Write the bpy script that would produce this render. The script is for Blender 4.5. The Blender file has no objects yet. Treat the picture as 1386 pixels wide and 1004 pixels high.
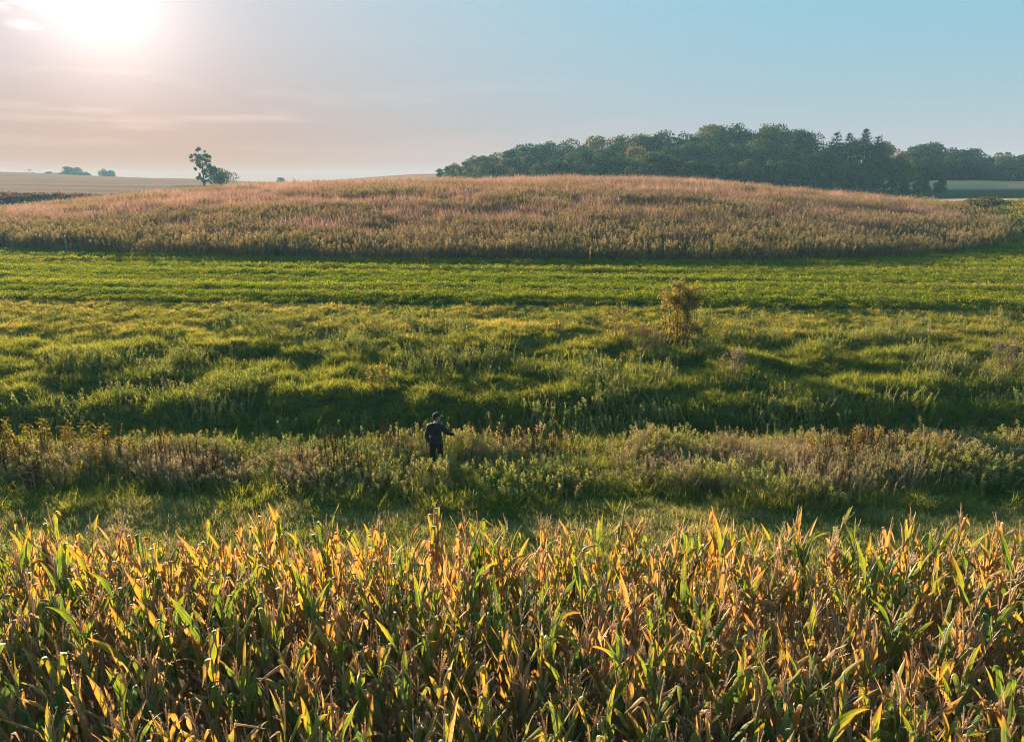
import bpy, math, random
import numpy as np
from mathutils import Vector, Matrix

R = math.radians
random.seed(7)
rng = np.random.default_rng(7)
scene = bpy.context.scene
COL = scene.collection

# ------------------------------------------------------------------ camera
CAM_Z, PITCH, FPX, W0, H0 = 6.3, 15.0, 923.0, 1386.0, 1004.0
cam_d = bpy.data.cameras.new('camera')
cam = bpy.data.objects.new('camera', cam_d)
COL.objects.link(cam)
cam.location = (0, 0, CAM_Z)
cam.rotation_euler = (R(90 - PITCH), 0, 0)
cam_d.sensor_fit = 'HORIZONTAL'
cam_d.sensor_width = 36.0
cam_d.lens = 36.0 * FPX / W0
cam_d.clip_start = 0.05
cam_d.clip_end = 6000
scene.camera = cam

# ------------------------------------------------------------------ sky, sun, exposure
SUN_EL, SUN_AZ = 11.9, 28.7          # azimuth counted to the left of the view direction
SUN = Vector((-math.sin(R(SUN_AZ)) * math.cos(R(SUN_EL)), math.cos(R(SUN_AZ)) * math.cos(R(SUN_EL)), math.sin(R(SUN_EL))))
world = bpy.data.worlds.new('World')
scene.world = world
world.use_nodes = True


def build_world():
    nt = world.node_tree
    nt.nodes.clear()
    N = nt.nodes.new
    L = nt.links.new

    def math_(op, a, b=None, clamp=False):
        n = N('ShaderNodeMath'); n.operation = op; n.use_clamp = clamp
        for i, v in enumerate((a, b)):
            if v is None: continue
            if isinstance(v, (int, float)): n.inputs[i].default_value = v
            else: L(v, n.inputs[i])
        return n.outputs[0]
    out = N('ShaderNodeOutputWorld')
    bg = N('ShaderNodeBackground')
    sky = N('ShaderNodeTexSky')
    sky.sky_type = 'NISHITA'
    sky.sun_disc = False
    sky.sun_elevation = R(SUN_EL)
    sky.sun_rotation = R(-SUN_AZ)
    sky.altitude = 200
    sky.air_density = 1.0
    sky.dust_density = 2.2
    sky.ozone_density = 1.6
    tc = N('ShaderNodeTexCoord')
    D = tc.outputs['Generated']
    # angle from the sun
    dp = N('ShaderNodeVectorMath'); dp.operation = 'DOT_PRODUCT'
    L(D, dp.inputs[0]); dp.inputs[1].default_value = SUN
    ang = math_('ARCCOSINE', math_('MINIMUM', dp.outputs['Value'], 0.99999))
    a1 = math_('MULTIPLY', ang, 1 / SKY['core_w'])
    core = math_('MULTIPLY', math_('EXPONENT', math_('MULTIPLY', math_('POWER', a1, 1.35), -1.0)), SKY['core'])
    sep = N('ShaderNodeSeparateXYZ'); L(D, sep.inputs[0])
    el = sep.outputs['Z']
    # thin cirrus streaks
    mp = N('ShaderNodeMapping'); L(D, mp.inputs[0])
    mp.inputs['Scale'].default_value = (2.6, 2.6, 34.0)
    mp.inputs['Rotation'].default_value = (R(1.5), R(-4.0), 0)
    ns = N('ShaderNodeTexNoise'); L(mp.outputs[0], ns.inputs['Vector'])
    ns.inputs['Scale'].default_value = 1.3; ns.inputs['Detail'].default_value = 6
    ns.inputs['Roughness'].default_value = 0.58
    rp = N('ShaderNodeValToRGB'); L(ns.outputs['Fac'], rp.inputs[0])
    rp.color_ramp.elements[0].position = 0.52; rp.color_ramp.elements[1].position = 0.78
    # cloud light: brighter near the sun
    near = math_('EXPONENT', math_('MULTIPLY', ang, -1 / 0.30))
    low = math_('EXPONENT', math_('MULTIPLY', math_('ABSOLUTE', math_('SUBTRACT', el, 0.085)), -1 / 0.05))
    cl = math_('MULTIPLY', math_('MULTIPLY', rp.outputs[0], low), math_('MULTIPLY', near, SKY['cirrus']))
    # small puffs
    ns2 = N('ShaderNodeTexNoise'); mp2 = N('ShaderNodeMapping'); L(D, mp2.inputs[0])
    mp2.inputs['Scale'].default_value = (28, 28, 110); mp2.inputs['Location'].default_value = (3.3, 1.2, 0.4)
    L(mp2.outputs[0], ns2.inputs['Vector']); ns2.inputs['Scale'].default_value = 1.2; ns2.inputs['Detail'].default_value = 5
    rp2 = N('ShaderNodeValToRGB'); L(ns2.outputs['Fac'], rp2.inputs[0])
    rp2.color_ramp.elements[0].position = 0.38; rp2.color_ramp.elements[1].position = 0.62
    # two small clouds near the sun, each an elongated patch of the noise
    def patch(az, elv, w, h):
        P = Vector((-math.sin(R(az)) * math.cos(R(elv)), math.cos(R(az)) * math.cos(R(elv)), math.sin(R(elv))))
        sb = N('ShaderNodeVectorMath'); sb.operation = 'SUBTRACT'; L(D, sb.inputs[0]); sb.inputs[1].default_value = P
        ml = N('ShaderNodeVectorMath'); ml.operation = 'MULTIPLY'; L(sb.outputs[0], ml.inputs[0]); ml.inputs[1].default_value = (1 / w, 1 / w, 1 / h)
        ln = N('ShaderNodeVectorMath'); ln.operation = 'DOT_PRODUCT'; L(ml.outputs[0], ln.inputs[0]); L(ml.outputs[0], ln.inputs[1])
        return math_('EXPONENT', math_('MULTIPLY', ln.outputs['Value'], -1.0))
    pt = math_('ADD', patch(33.8, 11.4, .045, .009), math_('MULTIPLY', patch(33.0, 10.0, .016, .004), .8))
    cl2 = math_('MULTIPLY', math_('MULTIPLY', rp2.outputs[0], pt), SKY['puff'])

    def tint(fac, col):
        n = N('ShaderNodeVectorMath'); n.operation = 'SCALE'
        n.inputs[0].default_value = col; L(fac, n.inputs['Scale'])
        return n.outputs[0]

    def add(a, b):
        n = N('ShaderNodeVectorMath'); n.operation = 'ADD'; L(a, n.inputs[0]); L(b, n.inputs[1]); return n.outputs[0]
    # the bright veil round the sun is held back evenly, as the photograph's exposure does
    bw = N('ShaderNodeRGBToBW'); L(sky.outputs[0], bw.inputs[0])
    k = math_('MULTIPLY', math_('POWER', math_('MAXIMUM', bw.outputs[0], 0.05), -SKY['comp']), SKY['ref'] ** SKY['comp'])
    sk = N('ShaderNodeVectorMath'); sk.operation = 'SCALE'; L(sky.outputs[0], sk.inputs[0]); L(k, sk.inputs['Scale'])
    mul = N('ShaderNodeVectorMath'); mul.operation = 'MULTIPLY'
    L(sk.outputs[0], mul.inputs[0]); mul.inputs[1].default_value = SKY['tint']
    # clear-sky blue, pale band at the horizon, warm veil round the sun
    hz = math_('EXPONENT', math_('MULTIPLY', math_('MAXIMUM', el, 0.0), -1 / 0.14))
    gl = math_('EXPONENT', math_('MULTIPLY', ang, -1 / 0.42))
    cst = N('ShaderNodeCombineXYZ')
    for i in range(3): cst.inputs[i].default_value = SKY['zenith'][i]
    tot = add(cst.outputs[0], tint(hz, SKY['band']))
    tot = add(tot, tint(gl, SKY['veil']))
    tot = add(tot, tint(math_('MULTIPLY', gl, hz), SKY['veil_low']))
    mxm = N('ShaderNodeVectorMath'); mxm.operation = 'MAXIMUM'; L(tot, mxm.inputs[0]); mxm.inputs[1].default_value = (.02, .02, .02)
    scl = N('ShaderNodeVectorMath'); scl.operation = 'SCALE'; L(mxm.outputs[0], scl.inputs[0]); scl.inputs['Scale'].default_value = SKY['gain']
    tot = add(scl.outputs[0], mul.outputs[0])
    tot = add(tot, tint(core, (1.0, 0.93, 0.84)))
    tot = add(tot, tint(cl, (1.0, 0.72, 0.55)))
    tot = add(tot, tint(cl2, (1.0, 0.82, 0.70)))
    L(tot, bg.inputs['Color'])
    bg.inputs['Strength'].default_value = SKY['strength']
    L(bg.outputs[0], out.inputs['Surface'])


EXPO = 2.3
KX = 2 ** (1.85 - EXPO)
SKY = dict(strength=0.05, comp=0.75, ref=3.5, tint=(0.157 * KX, 0.196 * KX, 0.186 * KX), zenith=(0.090, 0.455, 0.580), band=(0.450, -0.066, -0.136), veil=(0.588, 0.171, 0.194),
           veil_low=(-0.960, -0.890, -1.040), gain=1 / (0.05 * 2 ** EXPO), core=4.2 * KX, core_w=0.074, cirrus=2.8 * KX, puff=4.0 * KX)
build_world()

sun_d = bpy.data.lights.new('sun', 'SUN')
sun_d.energy = 5.0
sun_d.angle = R(0.6)
sun_d.color = (1.0, 0.80, 0.58)
sun_o = bpy.data.objects.new('sun', sun_d)
COL.objects.link(sun_o)
sun_o.location = (-60, 110, 40)
sun_o.rotation_euler = (-SUN).to_track_quat('-Z', 'Y').to_euler()

scene.view_settings.view_transform = 'Standard'
scene.view_settings.look = 'None'
scene.view_settings.exposure = EXPO
scene.view_settings.gamma = 1.0
scene.view_settings.use_curve_mapping = False
scene.render.engine = 'CYCLES'
cy = scene.cycles
cy.max_bounces = 7; cy.diffuse_bounces = 5; cy.glossy_bounces = 2; cy.transmission_bounces = 4
cy.volume_bounces = 0; cy.transparent_max_bounces = 4
cy.caustics_reflective = False; cy.caustics_refractive = False
cy.use_denoising = True
cy.filter_width = 1.05
cy.denoising_prefilter = 'NONE'
cy.sample_clamp_indirect = 6


# ------------------------------------------------------------------ noise and terrain
def vnoise(x, y, seed):
    xi = np.floor(x); yi = np.floor(y)
    u = x - xi; v = y - yi
    u = u * u * (3 - 2 * u); v = v * v * (3 - 2 * v)

    def hsh(i, j):
        s = np.sin(i * 127.1 + j * 311.7 + seed * 74.7) * 43758.5453
        return s - np.floor(s)
    a = hsh(xi, yi); b = hsh(xi + 1, yi); c = hsh(xi, yi + 1); d = hsh(xi + 1, yi + 1)
    return (a * (1 - u) + b * u) * (1 - v) + (c * (1 - u) + d * u) * v


def fbm(x, y, seed, octaves=3):
    s = 0; amp = 0.5; tot = 0
    for o in range(octaves):
        s = s + amp * vnoise(x, y, seed + o * 13); tot += amp
        x = x * 2.03 + 5.1; y = y * 2.03 + 1.7; amp *= 0.5
    return s / tot


def sstep(a, b, x):
    t = np.clip((x - a) / (b - a), 0, 1)
    return t * t * (3 - 2 * t)


NEAR = [(-400, -1.0), (8, -1.0), (11, -1.03), (13, -1.08), (15, -1.18), (17, -1.33), (18.3, -1.35), (19.5, -1.22), (20.4, -1.8), (21.2, -1.8), (21.9, -1.2),
        (24, -.95), (27, -.60), (30, -.25), (34, .2), (36.5, .42), (57, .95)]
PROF = {
    -0.75: [(80, 1.7), (110, 2.1), (135, 2.4), (160, 3.2), (250, 8.3), (350, 14.2), (420, 14.5), (650, 8), (1300, 0)],
    -0.50: [(80, 1.6), (110, 2.0), (135, 2.4), (160, 3.2), (250, 7.4), (350, 11.2), (420, 11.2), (650, 6), (1300, 0)],
    -0.32: [(80, 1.4), (110, 1.8), (135, 2.2), (160, 3.0), (250, 6.6), (350, 9.2), (420, 9.0), (650, 5), (1300, 0)],
    -0.10: [(80, 1.3), (110, 1.6), (135, 2.2), (160, 3.6), (200, 6.2), (250, 9.8), (350, 13.2), (420, 13), (650, 8), (1300, 0)],
    0.30: [(80, 1.5), (110, 2.2), (135, 3.0), (160, 4.0), (200, 5.8), (250, 9.0), (350, 11.5), (420, 11), (650, 7), (1300, 0)],
    0.75: [(64, 1.2), (90, 3.0), (110, 4.2), (122, 4.6), (140, 4.35), (170, 4.4), (200, 5.4), (235, 7.6), (300, 8.6), (420, 9), (650, 6), (1300, 0)],
}
PT = sorted(PROF)


def prof(y, pts):
    ks = NEAR + pts
    kx = [k[0] for k in ks]; kz = [k[1] for k in ks]
    w = 0.25 + 0.035 * np.maximum(np.abs(y), 0)
    return (np.interp(y - w, kx, kz) + 2 * np.interp(y, kx, kz) + np.interp(y + w, kx, kz)) / 4


def dome(x, y):
    xs = x - 5.2
    ax = np.where(xs > 0, 57.1, 85.5); p = np.where(xs > 0, 2.62, 2.95)
    dy = y - (115.5 - 0.05 * xs)
    ay = np.where(dy < 0, 63.9, 50.0)
    return 1 - np.abs(xs / ax) ** p - (dy / ay) ** 2


def alfalfa_near(x):
    return 35.6 - 0.068 * x + 0.5 * np.sin(x * 0.06)


def mounds(x, y, seed):
    """rounded tussock mounds with narrow hollows between: one per jittered cell"""
    xi = np.floor(x); yi = np.floor(y); best = np.full(np.shape(x), 9.0)
    for di in (-1, 0, 1):
        for dj in (-1, 0, 1):
            i = xi + di; j = yi + dj
            s1 = np.sin(i * 127.1 + j * 311.7 + seed * 7.7) * 43758.5453; s2 = np.sin(i * 269.5 + j * 183.3 + seed * 3.1) * 43758.5453
            px = i + s1 - np.floor(s1); py = j + s2 - np.floor(s2)
            best = np.minimum(best, (x - px) ** 2 + (y - py) ** 2)
    return np.clip(1 - best * 1.15, 0, 1)


def hummock(x, y):
    """tussocky ground, 0..1: broad swells, mounds of two sizes"""
    w = 0.7 * fbm(x * .4, y * .4, 12, 2)
    return .34 * fbm(x * 0.16 + 9, y * 0.30, 3, 2) + .42 * mounds(x * .42 + w, y * .62 + w, 5) + .24 * mounds(x * 1.05 - w, y * 1.35 + w, 6)


def H(x, y, rough=True):
    x = np.asarray(x, float); y = np.asarray(y, float)
    t = np.clip(x / np.maximum(y, 20), -0.75, 0.75)
    zs = np.stack([prof(y, PROF[k]) for k in PT])
    idx = np.clip(np.searchsorted(PT, t) - 1, 0, len(PT) - 2)
    t0 = np.array(PT)[idx]; t1 = np.array(PT)[idx + 1]
    f = (t - t0) / (t1 - t0); f = f * f * (3 - 2 * f)
    za = np.take_along_axis(zs, idx[None], 0)[0]; zb = np.take_along_axis(zs, (idx + 1)[None], 0)[0]
    z = za * (1 - f) + zb * f
    d = dome(x, y)
    z = z + 4.6 * np.clip(d, 0, 1) ** 1.38
    # knoll in the far right field
    z = z + 1.6 * np.exp(-((x - 150) / 30) ** 2 - ((y - 225) / 22) ** 2)
    if rough:
        hb = sstep(21.0, 22.2, y) * (1 - .9 * sstep(28, 34, y))
        z = z + hb * (hummock(x, y) - .55) * 1.3
        nb = sstep(13.8, 15.2, y) * (1 - sstep(19.4, 20.2, y))
        z = z + nb * (hummock(x + 33, y) - .60) * 0.6 + sstep(10, 12, y) * (1 - nb) * (y < 15) * (fbm(x * .9, y * 1.4, 8, 3) - .5) * .12
        far = sstep(40, 130, y)
        z = z + far * (fbm(x * 0.02, y * 0.02, 5, 3) - 0.5) * 0.9
    return z


def h1(x, y):
    return float(H(np.array([x]), np.array([y]))[0])


def project(x, y, z):
    c, s = math.cos(R(PITCH)), math.sin(R(PITCH))
    dz = z - CAM_Z
    dep = y * c - dz * s
    up = y * s + dz * c
    return W0 / 2 + FPX * x / dep, H0 / 2 - FPX * up / dep


def px_x(px, y, z=None):
    """world x of an image column at ground distance y"""
    z = 1.0 if z is None else z
    dep = y * math.cos(R(PITCH)) - (z - CAM_Z) * math.sin(R(PITCH))
    return (px - W0 / 2) / FPX * dep


def z_for_py(py, y):
    a = R(PITCH) + math.atan((py - H0 / 2) / FPX)
    return CAM_Z - y * math.tan(a)


# ------------------------------------------------------------------ object helpers
def tag(o, label=None, cat=None, group=None, kind=None):
    if label: o['label'] = label
    if cat: o['category'] = cat
    if group: o['group'] = group
    if kind: o['kind'] = kind
    return o


def link(name, me, parent=None):
    o = bpy.data.objects.new(name, me)
    COL.objects.link(o)
    if parent is not None: o.parent = parent
    return o


def empty(name, loc, rz=0.0, scale=1.0):
    o = link(name, None)
    o.location = loc; o.rotation_euler = (0, 0, rz); o.scale = (scale,) * 3
    o.empty_display_size = 0.2
    return o


def copy_tree(src, loc, rz, scale):
    r = src.copy(); COL.objects.link(r)
    r.location = loc; r.rotation_euler = (0, 0, rz); r.scale = scale if hasattr(scale, '__len__') else (scale,) * 3
    for ch in list(src.children):
        c = ch.copy(); COL.objects.link(c); c.parent = r
        for g in list(ch.children):
            d = g.copy(); COL.objects.link(d); d.parent = c
    return r


class MB:
    """collects verts, faces, a per-vertex value and per-face material slots; builds one mesh"""
    def __init__(s): s.v = []; s.f = []; s.a = []; s.m = []; s.b = []

    def add(s, vs, fs, av=0.0, mi=0):
        o = len(s.v)
        s.v.extend([tuple(p) for p in vs]); s.b.extend([random.random()] * len(vs))
        s.a.extend(list(av) if hasattr(av, '__len__') else [av] * len(vs))
        s.f.extend([tuple(i + o for i in f) for f in fs]); s.m.extend([mi] * len(fs))

    def tube(s, path, radii, sides=6, mi=0, av=None, cap=True):
        path = [Vector(p) for p in path]; n = len(path); vs = []; fs = []; al = []
        for i, p in enumerate(path):
            d = (path[min(i + 1, n - 1)] - path[max(i - 1, 0)])
            if d.length < 1e-9: d = Vector((0, 0, 1))
            d.normalize()
            ref = Vector((1, 0, 0)) if abs(d.x) < 0.85 else Vector((0, 1, 0))
            u = d.cross(ref).normalized(); w = d.cross(u)
            for k in range(sides):
                a = 2 * math.pi * k / sides
                vs.append(p + (u * math.cos(a) + w * math.sin(a)) * radii[i]); al.append(i / max(n - 1, 1) if av is None else av)
        for i in range(n - 1):
            for k in range(sides):
                k2 = (k + 1) % sides
                fs.append((i * sides + k, i * sides + k2, (i + 1) * sides + k2, (i + 1) * sides + k))
        if cap:
            fs.append(tuple(range(sides - 1, -1, -1))); fs.append(tuple((n - 1) * sides + k for k in range(sides)))
        s.add(vs, fs, al, mi)

    def box(s, c, h, mi=0, rz=0.0):
        cx, cy_, cz = c; hx, hy, hz = h; ca, sa = math.cos(rz), math.sin(rz)
        vs = []
        for dz in (-hz, hz):
            for dx, dy in ((-hx, -hy), (hx, -hy), (hx, hy), (-hx, hy)):
                vs.append((cx + dx * ca - dy * sa, cy_ + dx * sa + dy * ca, cz + dz))
        s.add(vs, [(3, 2, 1, 0), (4, 5, 6, 7), (0, 1, 5, 4), (1, 2, 6, 5), (2, 3, 7, 6), (3, 0, 4, 7)], 0.0, mi)

    def mesh(s, name, mats, smooth=False):
        me = bpy.data.meshes.new(name)
        me.from_pydata(s.v, [], s.f)
        at = me.attributes.new('v', 'FLOAT', 'POINT')
        at.data.foreach_set('value', np.array(s.a, dtype=np.float32))
        at = me.attributes.new('b', 'FLOAT', 'POINT')
        at.data.foreach_set('value', np.array(s.b, dtype=np.float32))
        for m in (mats if isinstance(mats, (list, tuple)) else [mats]): me.materials.append(m)
        if any(s.m): me.polygons.foreach_set('material_index', np.array(s.m, dtype=np.int32))
        if smooth: me.polygons.foreach_set('use_smooth', np.ones(len(me.polygons), dtype=bool))
        me.update()
        return me


# ------------------------------------------------------------------ materials
def new_mat(name):
    m = bpy.data.materials.new(name); m.use_nodes = True
    nt = m.node_tree; nt.nodes.clear()
    return m, nt, nt.nodes.new, nt.links.new


def leaf_mat(name, ramp, transl=0.45, gloss=0.06, rough=0.45, src='INSTANCER', vcol=None, vamt=0.0, nscale=0.0, namt=0.25, tcol=(1.15, 1.0, 0.55), bamt=0.45):
    """foliage: diffuse + light passing through the blade + a little sheen.
    ramp: colours picked by the plant's own tint value; vcol: colour of the tips."""
    m, nt, N, L = new_mat(name)
    out = N('ShaderNodeOutputMaterial')
    if src == 'INSTANCER':
        at = N('ShaderNodeAttribute'); at.attribute_type = 'INSTANCER'; at.attribute_name = 'tint'; fac = at.outputs['Fac']
    else:
        oi = N('ShaderNodeObjectInfo'); sp = N('ShaderNodeSeparateColor'); L(oi.outputs['Color'], sp.inputs[0]); fac = sp.outputs[0]
    if nscale:
        tc = N('ShaderNodeNewGeometry'); ns = N('ShaderNodeTexNoise'); ns.inputs['Scale'].default_value = nscale; ns.inputs['Detail'].default_value = 2
        L(tc.outputs['Position'], ns.inputs['Vector'])
        a = N('ShaderNodeMath'); a.operation = 'MULTIPLY_ADD'; L(ns.outputs['Fac'], a.inputs[0]); a.inputs[1].default_value = namt * 2; a.inputs[2].default_value = -namt
        b = N('ShaderNodeMath'); b.operation = 'ADD'; b.use_clamp = True; L(fac, b.inputs[0]); L(a.outputs[0], b.inputs[1]); fac = b.outputs[0]
    ba = N('ShaderNodeAttribute'); ba.attribute_name = 'b'
    b1 = N('ShaderNodeMath'); b1.operation = 'MULTIPLY_ADD'; L(ba.outputs['Fac'], b1.inputs[0]); b1.inputs[1].default_value = bamt; b1.inputs[2].default_value = -bamt / 2
    b2 = N('ShaderNodeMath'); b2.operation = 'ADD'; b2.use_clamp = True; L(b1.outputs[0], b2.inputs[0]); L(fac, b2.inputs[1]); fac = b2.outputs[0]
    cr = N('ShaderNodeValToRGB'); L(fac, cr.inputs[0])
    els = cr.color_ramp.elements
    while len(els) < len(ramp): els.new(0.5)
    for i, (p, c) in enumerate(ramp):
        els[i].position = p; els[i].color = (*c, 1)
    col = cr.outputs[0]
    if vcol is not None:
        va = N('ShaderNodeAttribute'); va.attribute_type = 'GEOMETRY'; va.attribute_name = 'v'
        vm = N('ShaderNodeMath'); vm.operation = 'MULTIPLY'; L(va.outputs['Fac'], vm.inputs[0]); vm.inputs[1].default_value = vamt
        mx = N('ShaderNodeMix'); mx.data_type = 'RGBA'; L(vm.outputs[0], mx.inputs['Factor']); L(col, mx.inputs['A']); mx.inputs['B'].default_value = (*vcol, 1)
        col = mx.outputs['Result']
    df = N('ShaderNodeBsdfDiffuse'); L(col, df.inputs['Color'])
    tr = N('ShaderNodeBsdfTranslucent')
    tm = N('ShaderNodeMix'); tm.data_type = 'RGBA'; tm.blend_type = 'MULTIPLY'; tm.inputs['Factor'].default_value = 1
    L(col, tm.inputs['A']); tm.inputs['B'].default_value = (*tcol, 1); L(tm.outputs['Result'], tr.inputs['Color'])
    ms = N('ShaderNodeMixShader'); ms.inputs[0].default_value = transl; L(df.outputs[0], ms.inputs[1]); L(tr.outputs[0], ms.inputs[2])
    res = ms.outputs[0]
    if gloss:
        gl = N('ShaderNodeBsdfGlossy'); gl.inputs['Roughness'].default_value = rough; gl.inputs['Color'].default_value = (1, 1, 1, 1)
        lw = N('ShaderNodeFresnel'); lw.inputs['IOR'].default_value = 1.35
        gm = N('ShaderNodeMath'); gm.operation = 'MULTIPLY'; L(lw.outputs[0], gm.inputs[0]); gm.inputs[1].default_value = gloss * 10
        g2 = N('ShaderNodeMixShader'); L(gm.outputs[0], g2.inputs[0]); L(res, g2.inputs[1]); L(gl.outputs[0], g2.inputs[2]); res = g2.outputs[0]
    L(res, out.inputs['Surface'])
    return m


def plain_mat(name, col, rough=0.8, nscale=8.0, namt=0.35, bump=0.0):
    m, nt, N, L = new_mat(name)
    out = N('ShaderNodeOutputMaterial'); p = N('ShaderNodeBsdfPrincipled')
    tc = N('ShaderNodeTexCoord'); ns = N('ShaderNodeTexNoise'); ns.inputs['Scale'].default_value = nscale; ns.inputs['Detail'].default_value = 4
    L(tc.outputs['Object'], ns.inputs['Vector'])
    cr = N('ShaderNodeValToRGB'); L(ns.outputs['Fac'], cr.inputs[0])
    cr.color_ramp.elements[0].position = 0.3; cr.color_ramp.elements[1].position = 0.7
    cr.color_ramp.elements[0].color = (*[c * (1 - namt) for c in col], 1)
    cr.color_ramp.elements[1].color = (*[min(1, c * (1 + namt)) for c in col], 1)
    L(cr.outputs[0], p.inputs['Base Color']); p.inputs['Roughness'].default_value = rough
    p.inputs['Specular IOR Level'].default_value = 0.25
    if bump:
        b = N('ShaderNodeBump'); b.inputs['Strength'].default_value = bump; L(ns.outputs['Fac'], b.inputs['Height']); L(b.outputs[0], p.inputs['Normal'])
    L(p.outputs[0], out.inputs['Surface'])
    return m


bark = plain_mat('bark', (0.10, 0.08, 0.06), 0.9, 3.0, 0.4, 0.4)
wood_grey = plain_mat('weathered_wood', (0.30, 0.28, 0.25), 0.85, 12, 0.3)
stem_tan = plain_mat('dry_stem', (0.30, 0.21, 0.12), 0.8, 20, 0.3)
stem_pale = plain_mat('bleached_stem', (0.45, 0.40, 0.33), 0.8, 20, 0.3)

# ------------------------------------------------------------------ the ground sheet


def ground_material():
    m, nt, N, L = new_mat('ground')
    out = N('ShaderNodeOutputMaterial'); df = N('ShaderNodeBsdfDiffuse')
    at = N('ShaderNodeAttribute'); at.attribute_name = 'zone'
    g = N('ShaderNodeNewGeometry')
    n1 = N('ShaderNodeTexNoise'); n1.inputs['Scale'].default_value = 2.2; n1.inputs['Detail'].default_value = 6; n1.inputs['Roughness'].default_value = 0.65
    L(g.outputs['Position'], n1.inputs['Vector'])
    mp = N('ShaderNodeMapping'); mp.inputs['Rotation'].default_value = (0, 0, R(-9)); mp.inputs['Scale'].default_value = (0.012, 0.11, 0.1); L(g.outputs['Position'], mp.inputs[0])
    n2 = N('ShaderNodeTexNoise'); n2.inputs['Scale'].default_value = 1.0; n2.inputs['Detail'].default_value = 5; L(mp.outputs[0], n2.inputs['Vector'])
    a = N('ShaderNodeMath'); a.operation = 'MULTIPLY_ADD'; L(n1.outputs['Fac'], a.inputs[0]); a.inputs[1].default_value = 0.9; a.inputs[2].default_value = 0.52
    b = N('ShaderNodeMath'); b.operation = 'MULTIPLY_ADD'; L(n2.outputs['Fac'], b.inputs[0]); b.inputs[1].default_value = 1.0; b.inputs[2].default_value = 0.5
    c = N('ShaderNodeMath'); c.operation = 'MULTIPLY'; L(a.outputs[0], c.inputs[0]); L(b.outputs[0], c.inputs[1])
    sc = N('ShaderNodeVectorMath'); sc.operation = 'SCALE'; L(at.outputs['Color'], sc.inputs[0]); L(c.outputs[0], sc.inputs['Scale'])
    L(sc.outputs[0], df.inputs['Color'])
    bp = N('ShaderNodeBump'); bp.inputs['Strength'].default_value = 0.6; bp.inputs['Distance'].default_value = 0.12; L(n1.outputs['Fac'], bp.inputs['Height']); L(bp.outputs[0], df.inputs['Normal'])
    L(df.outputs[0], out.inputs['Surface'])
    return m


def zone_colour(x, y):
    """albedo of the bare ground under the plants, and of the far fields"""
    def c(r, g, b): return np.array([r, g, b])
    col = np.zeros((len(x), 3)) + c(0.10, 0.075, 0.05)                       # corn soil
    def put(mask, k): col[:] = col * (1 - mask[:, None]) + k * mask[:, None]
    put(sstep(10.0, 10.8, y), c(0.12, 0.11, 0.05))                            # mown strip
    put(sstep(14.3, 15.0, y), c(0.06, 0.07, 0.025))                          # banks
    put(sstep(28, 31, y), c(0.09, 0.11, 0.03))
    e = y - alfalfa_near(x)
    put(sstep(-0.3, 0.3, e), c(0.06, 0.10, 0.02))                             # alfalfa
    d = dome(x, y)
    tan = c(0.27, 0.165, 0.12)
    behind = sstep(124, 132, y)
    put(behind, tan)
    # the rough greenish bean field to the right of the hill
    rt = sstep(0.40, 0.43, x / np.maximum(y, 1)) * sstep(70, 74, y) * (1 - sstep(105, 106, y))
    put(rt, c(0.15, 0.13, 0.05))
    put(sstep(0.30, 0.36, x / np.maximum(y, 1)) * sstep(105, 106, y) * (1 - sstep(150, 156, y)), c(0.42, 0.26, 0.17))
    put(sstep(0.16, 0.2, x / np.maximum(y, 1)) * sstep(150, 156, y) * (1 - sstep(200, 204, y)), c(0.06, 0.06, 0.03))
    put(sstep(0.3, 0.34, x / np.maximum(y, 1)) * sstep(202, 204, y), c(0.46, 0.26, 0.15))
    put(1 - sstep(.8, 1.15, np.sqrt(((x + 102) / 12) ** 2 + ((y - 240) / 10) ** 2)), c(0.06, 0.075, 0.035))   # rough grass, darkened with the lone trees' shadow painted in
    put(sstep(0, 0.03, d), c(0.16, 0.12, 0.07))                               # under the prairie grass
    return col


def build_ground():
    ys = np.concatenate([np.linspace(-60, 6, 12), np.arange(7, 40, 0.3), np.arange(40, 110, 0.9), 110 * 1.022 ** np.arange(0, 110)])
    ts = np.linspace(-1.7, 1.7, 430)
    T, Y = np.meshgrid(ts, ys)
    X = T * (np.maximum(Y, 0) * 0.9 + 30)
    z = H(X.ravel(), Y.ravel()).reshape(X.shape)
    v = np.stack([X, Y, z], -1).reshape(-1, 3)
    ny, nx = X.shape
    i = np.arange(ny - 1)[:, None] * nx + np.arange(nx - 1)[None]
    f = np.stack([i, i + 1, i + nx + 1, i + nx], -1).reshape(-1, 4)
    me = bpy.data.meshes.new('ground')
    me.vertices.add(len(v)); me.vertices.foreach_set('co', v.ravel().astype(np.float32))
    me.loops.add(f.size); me.loops.foreach_set('vertex_index', f.ravel().astype(np.int32))
    me.polygons.add(len(f)); me.polygons.foreach_set('loop_start', np.arange(0, f.size, 4, dtype=np.int32))
    me.update(calc_edges=True)
    ca = me.attributes.new('zone', 'FLOAT_COLOR', 'POINT')
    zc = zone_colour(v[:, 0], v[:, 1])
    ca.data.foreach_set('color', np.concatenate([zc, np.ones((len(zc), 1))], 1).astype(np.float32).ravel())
    me.polygons.foreach_set('use_smooth', np.ones(len(f), dtype=bool))
    me.materials.append(ground_material())
    tag(link('ground', me), kind='structure')


build_ground()

# ------------------------------------------------------------------ scattering (one object per kind of uncountable plant)


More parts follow.
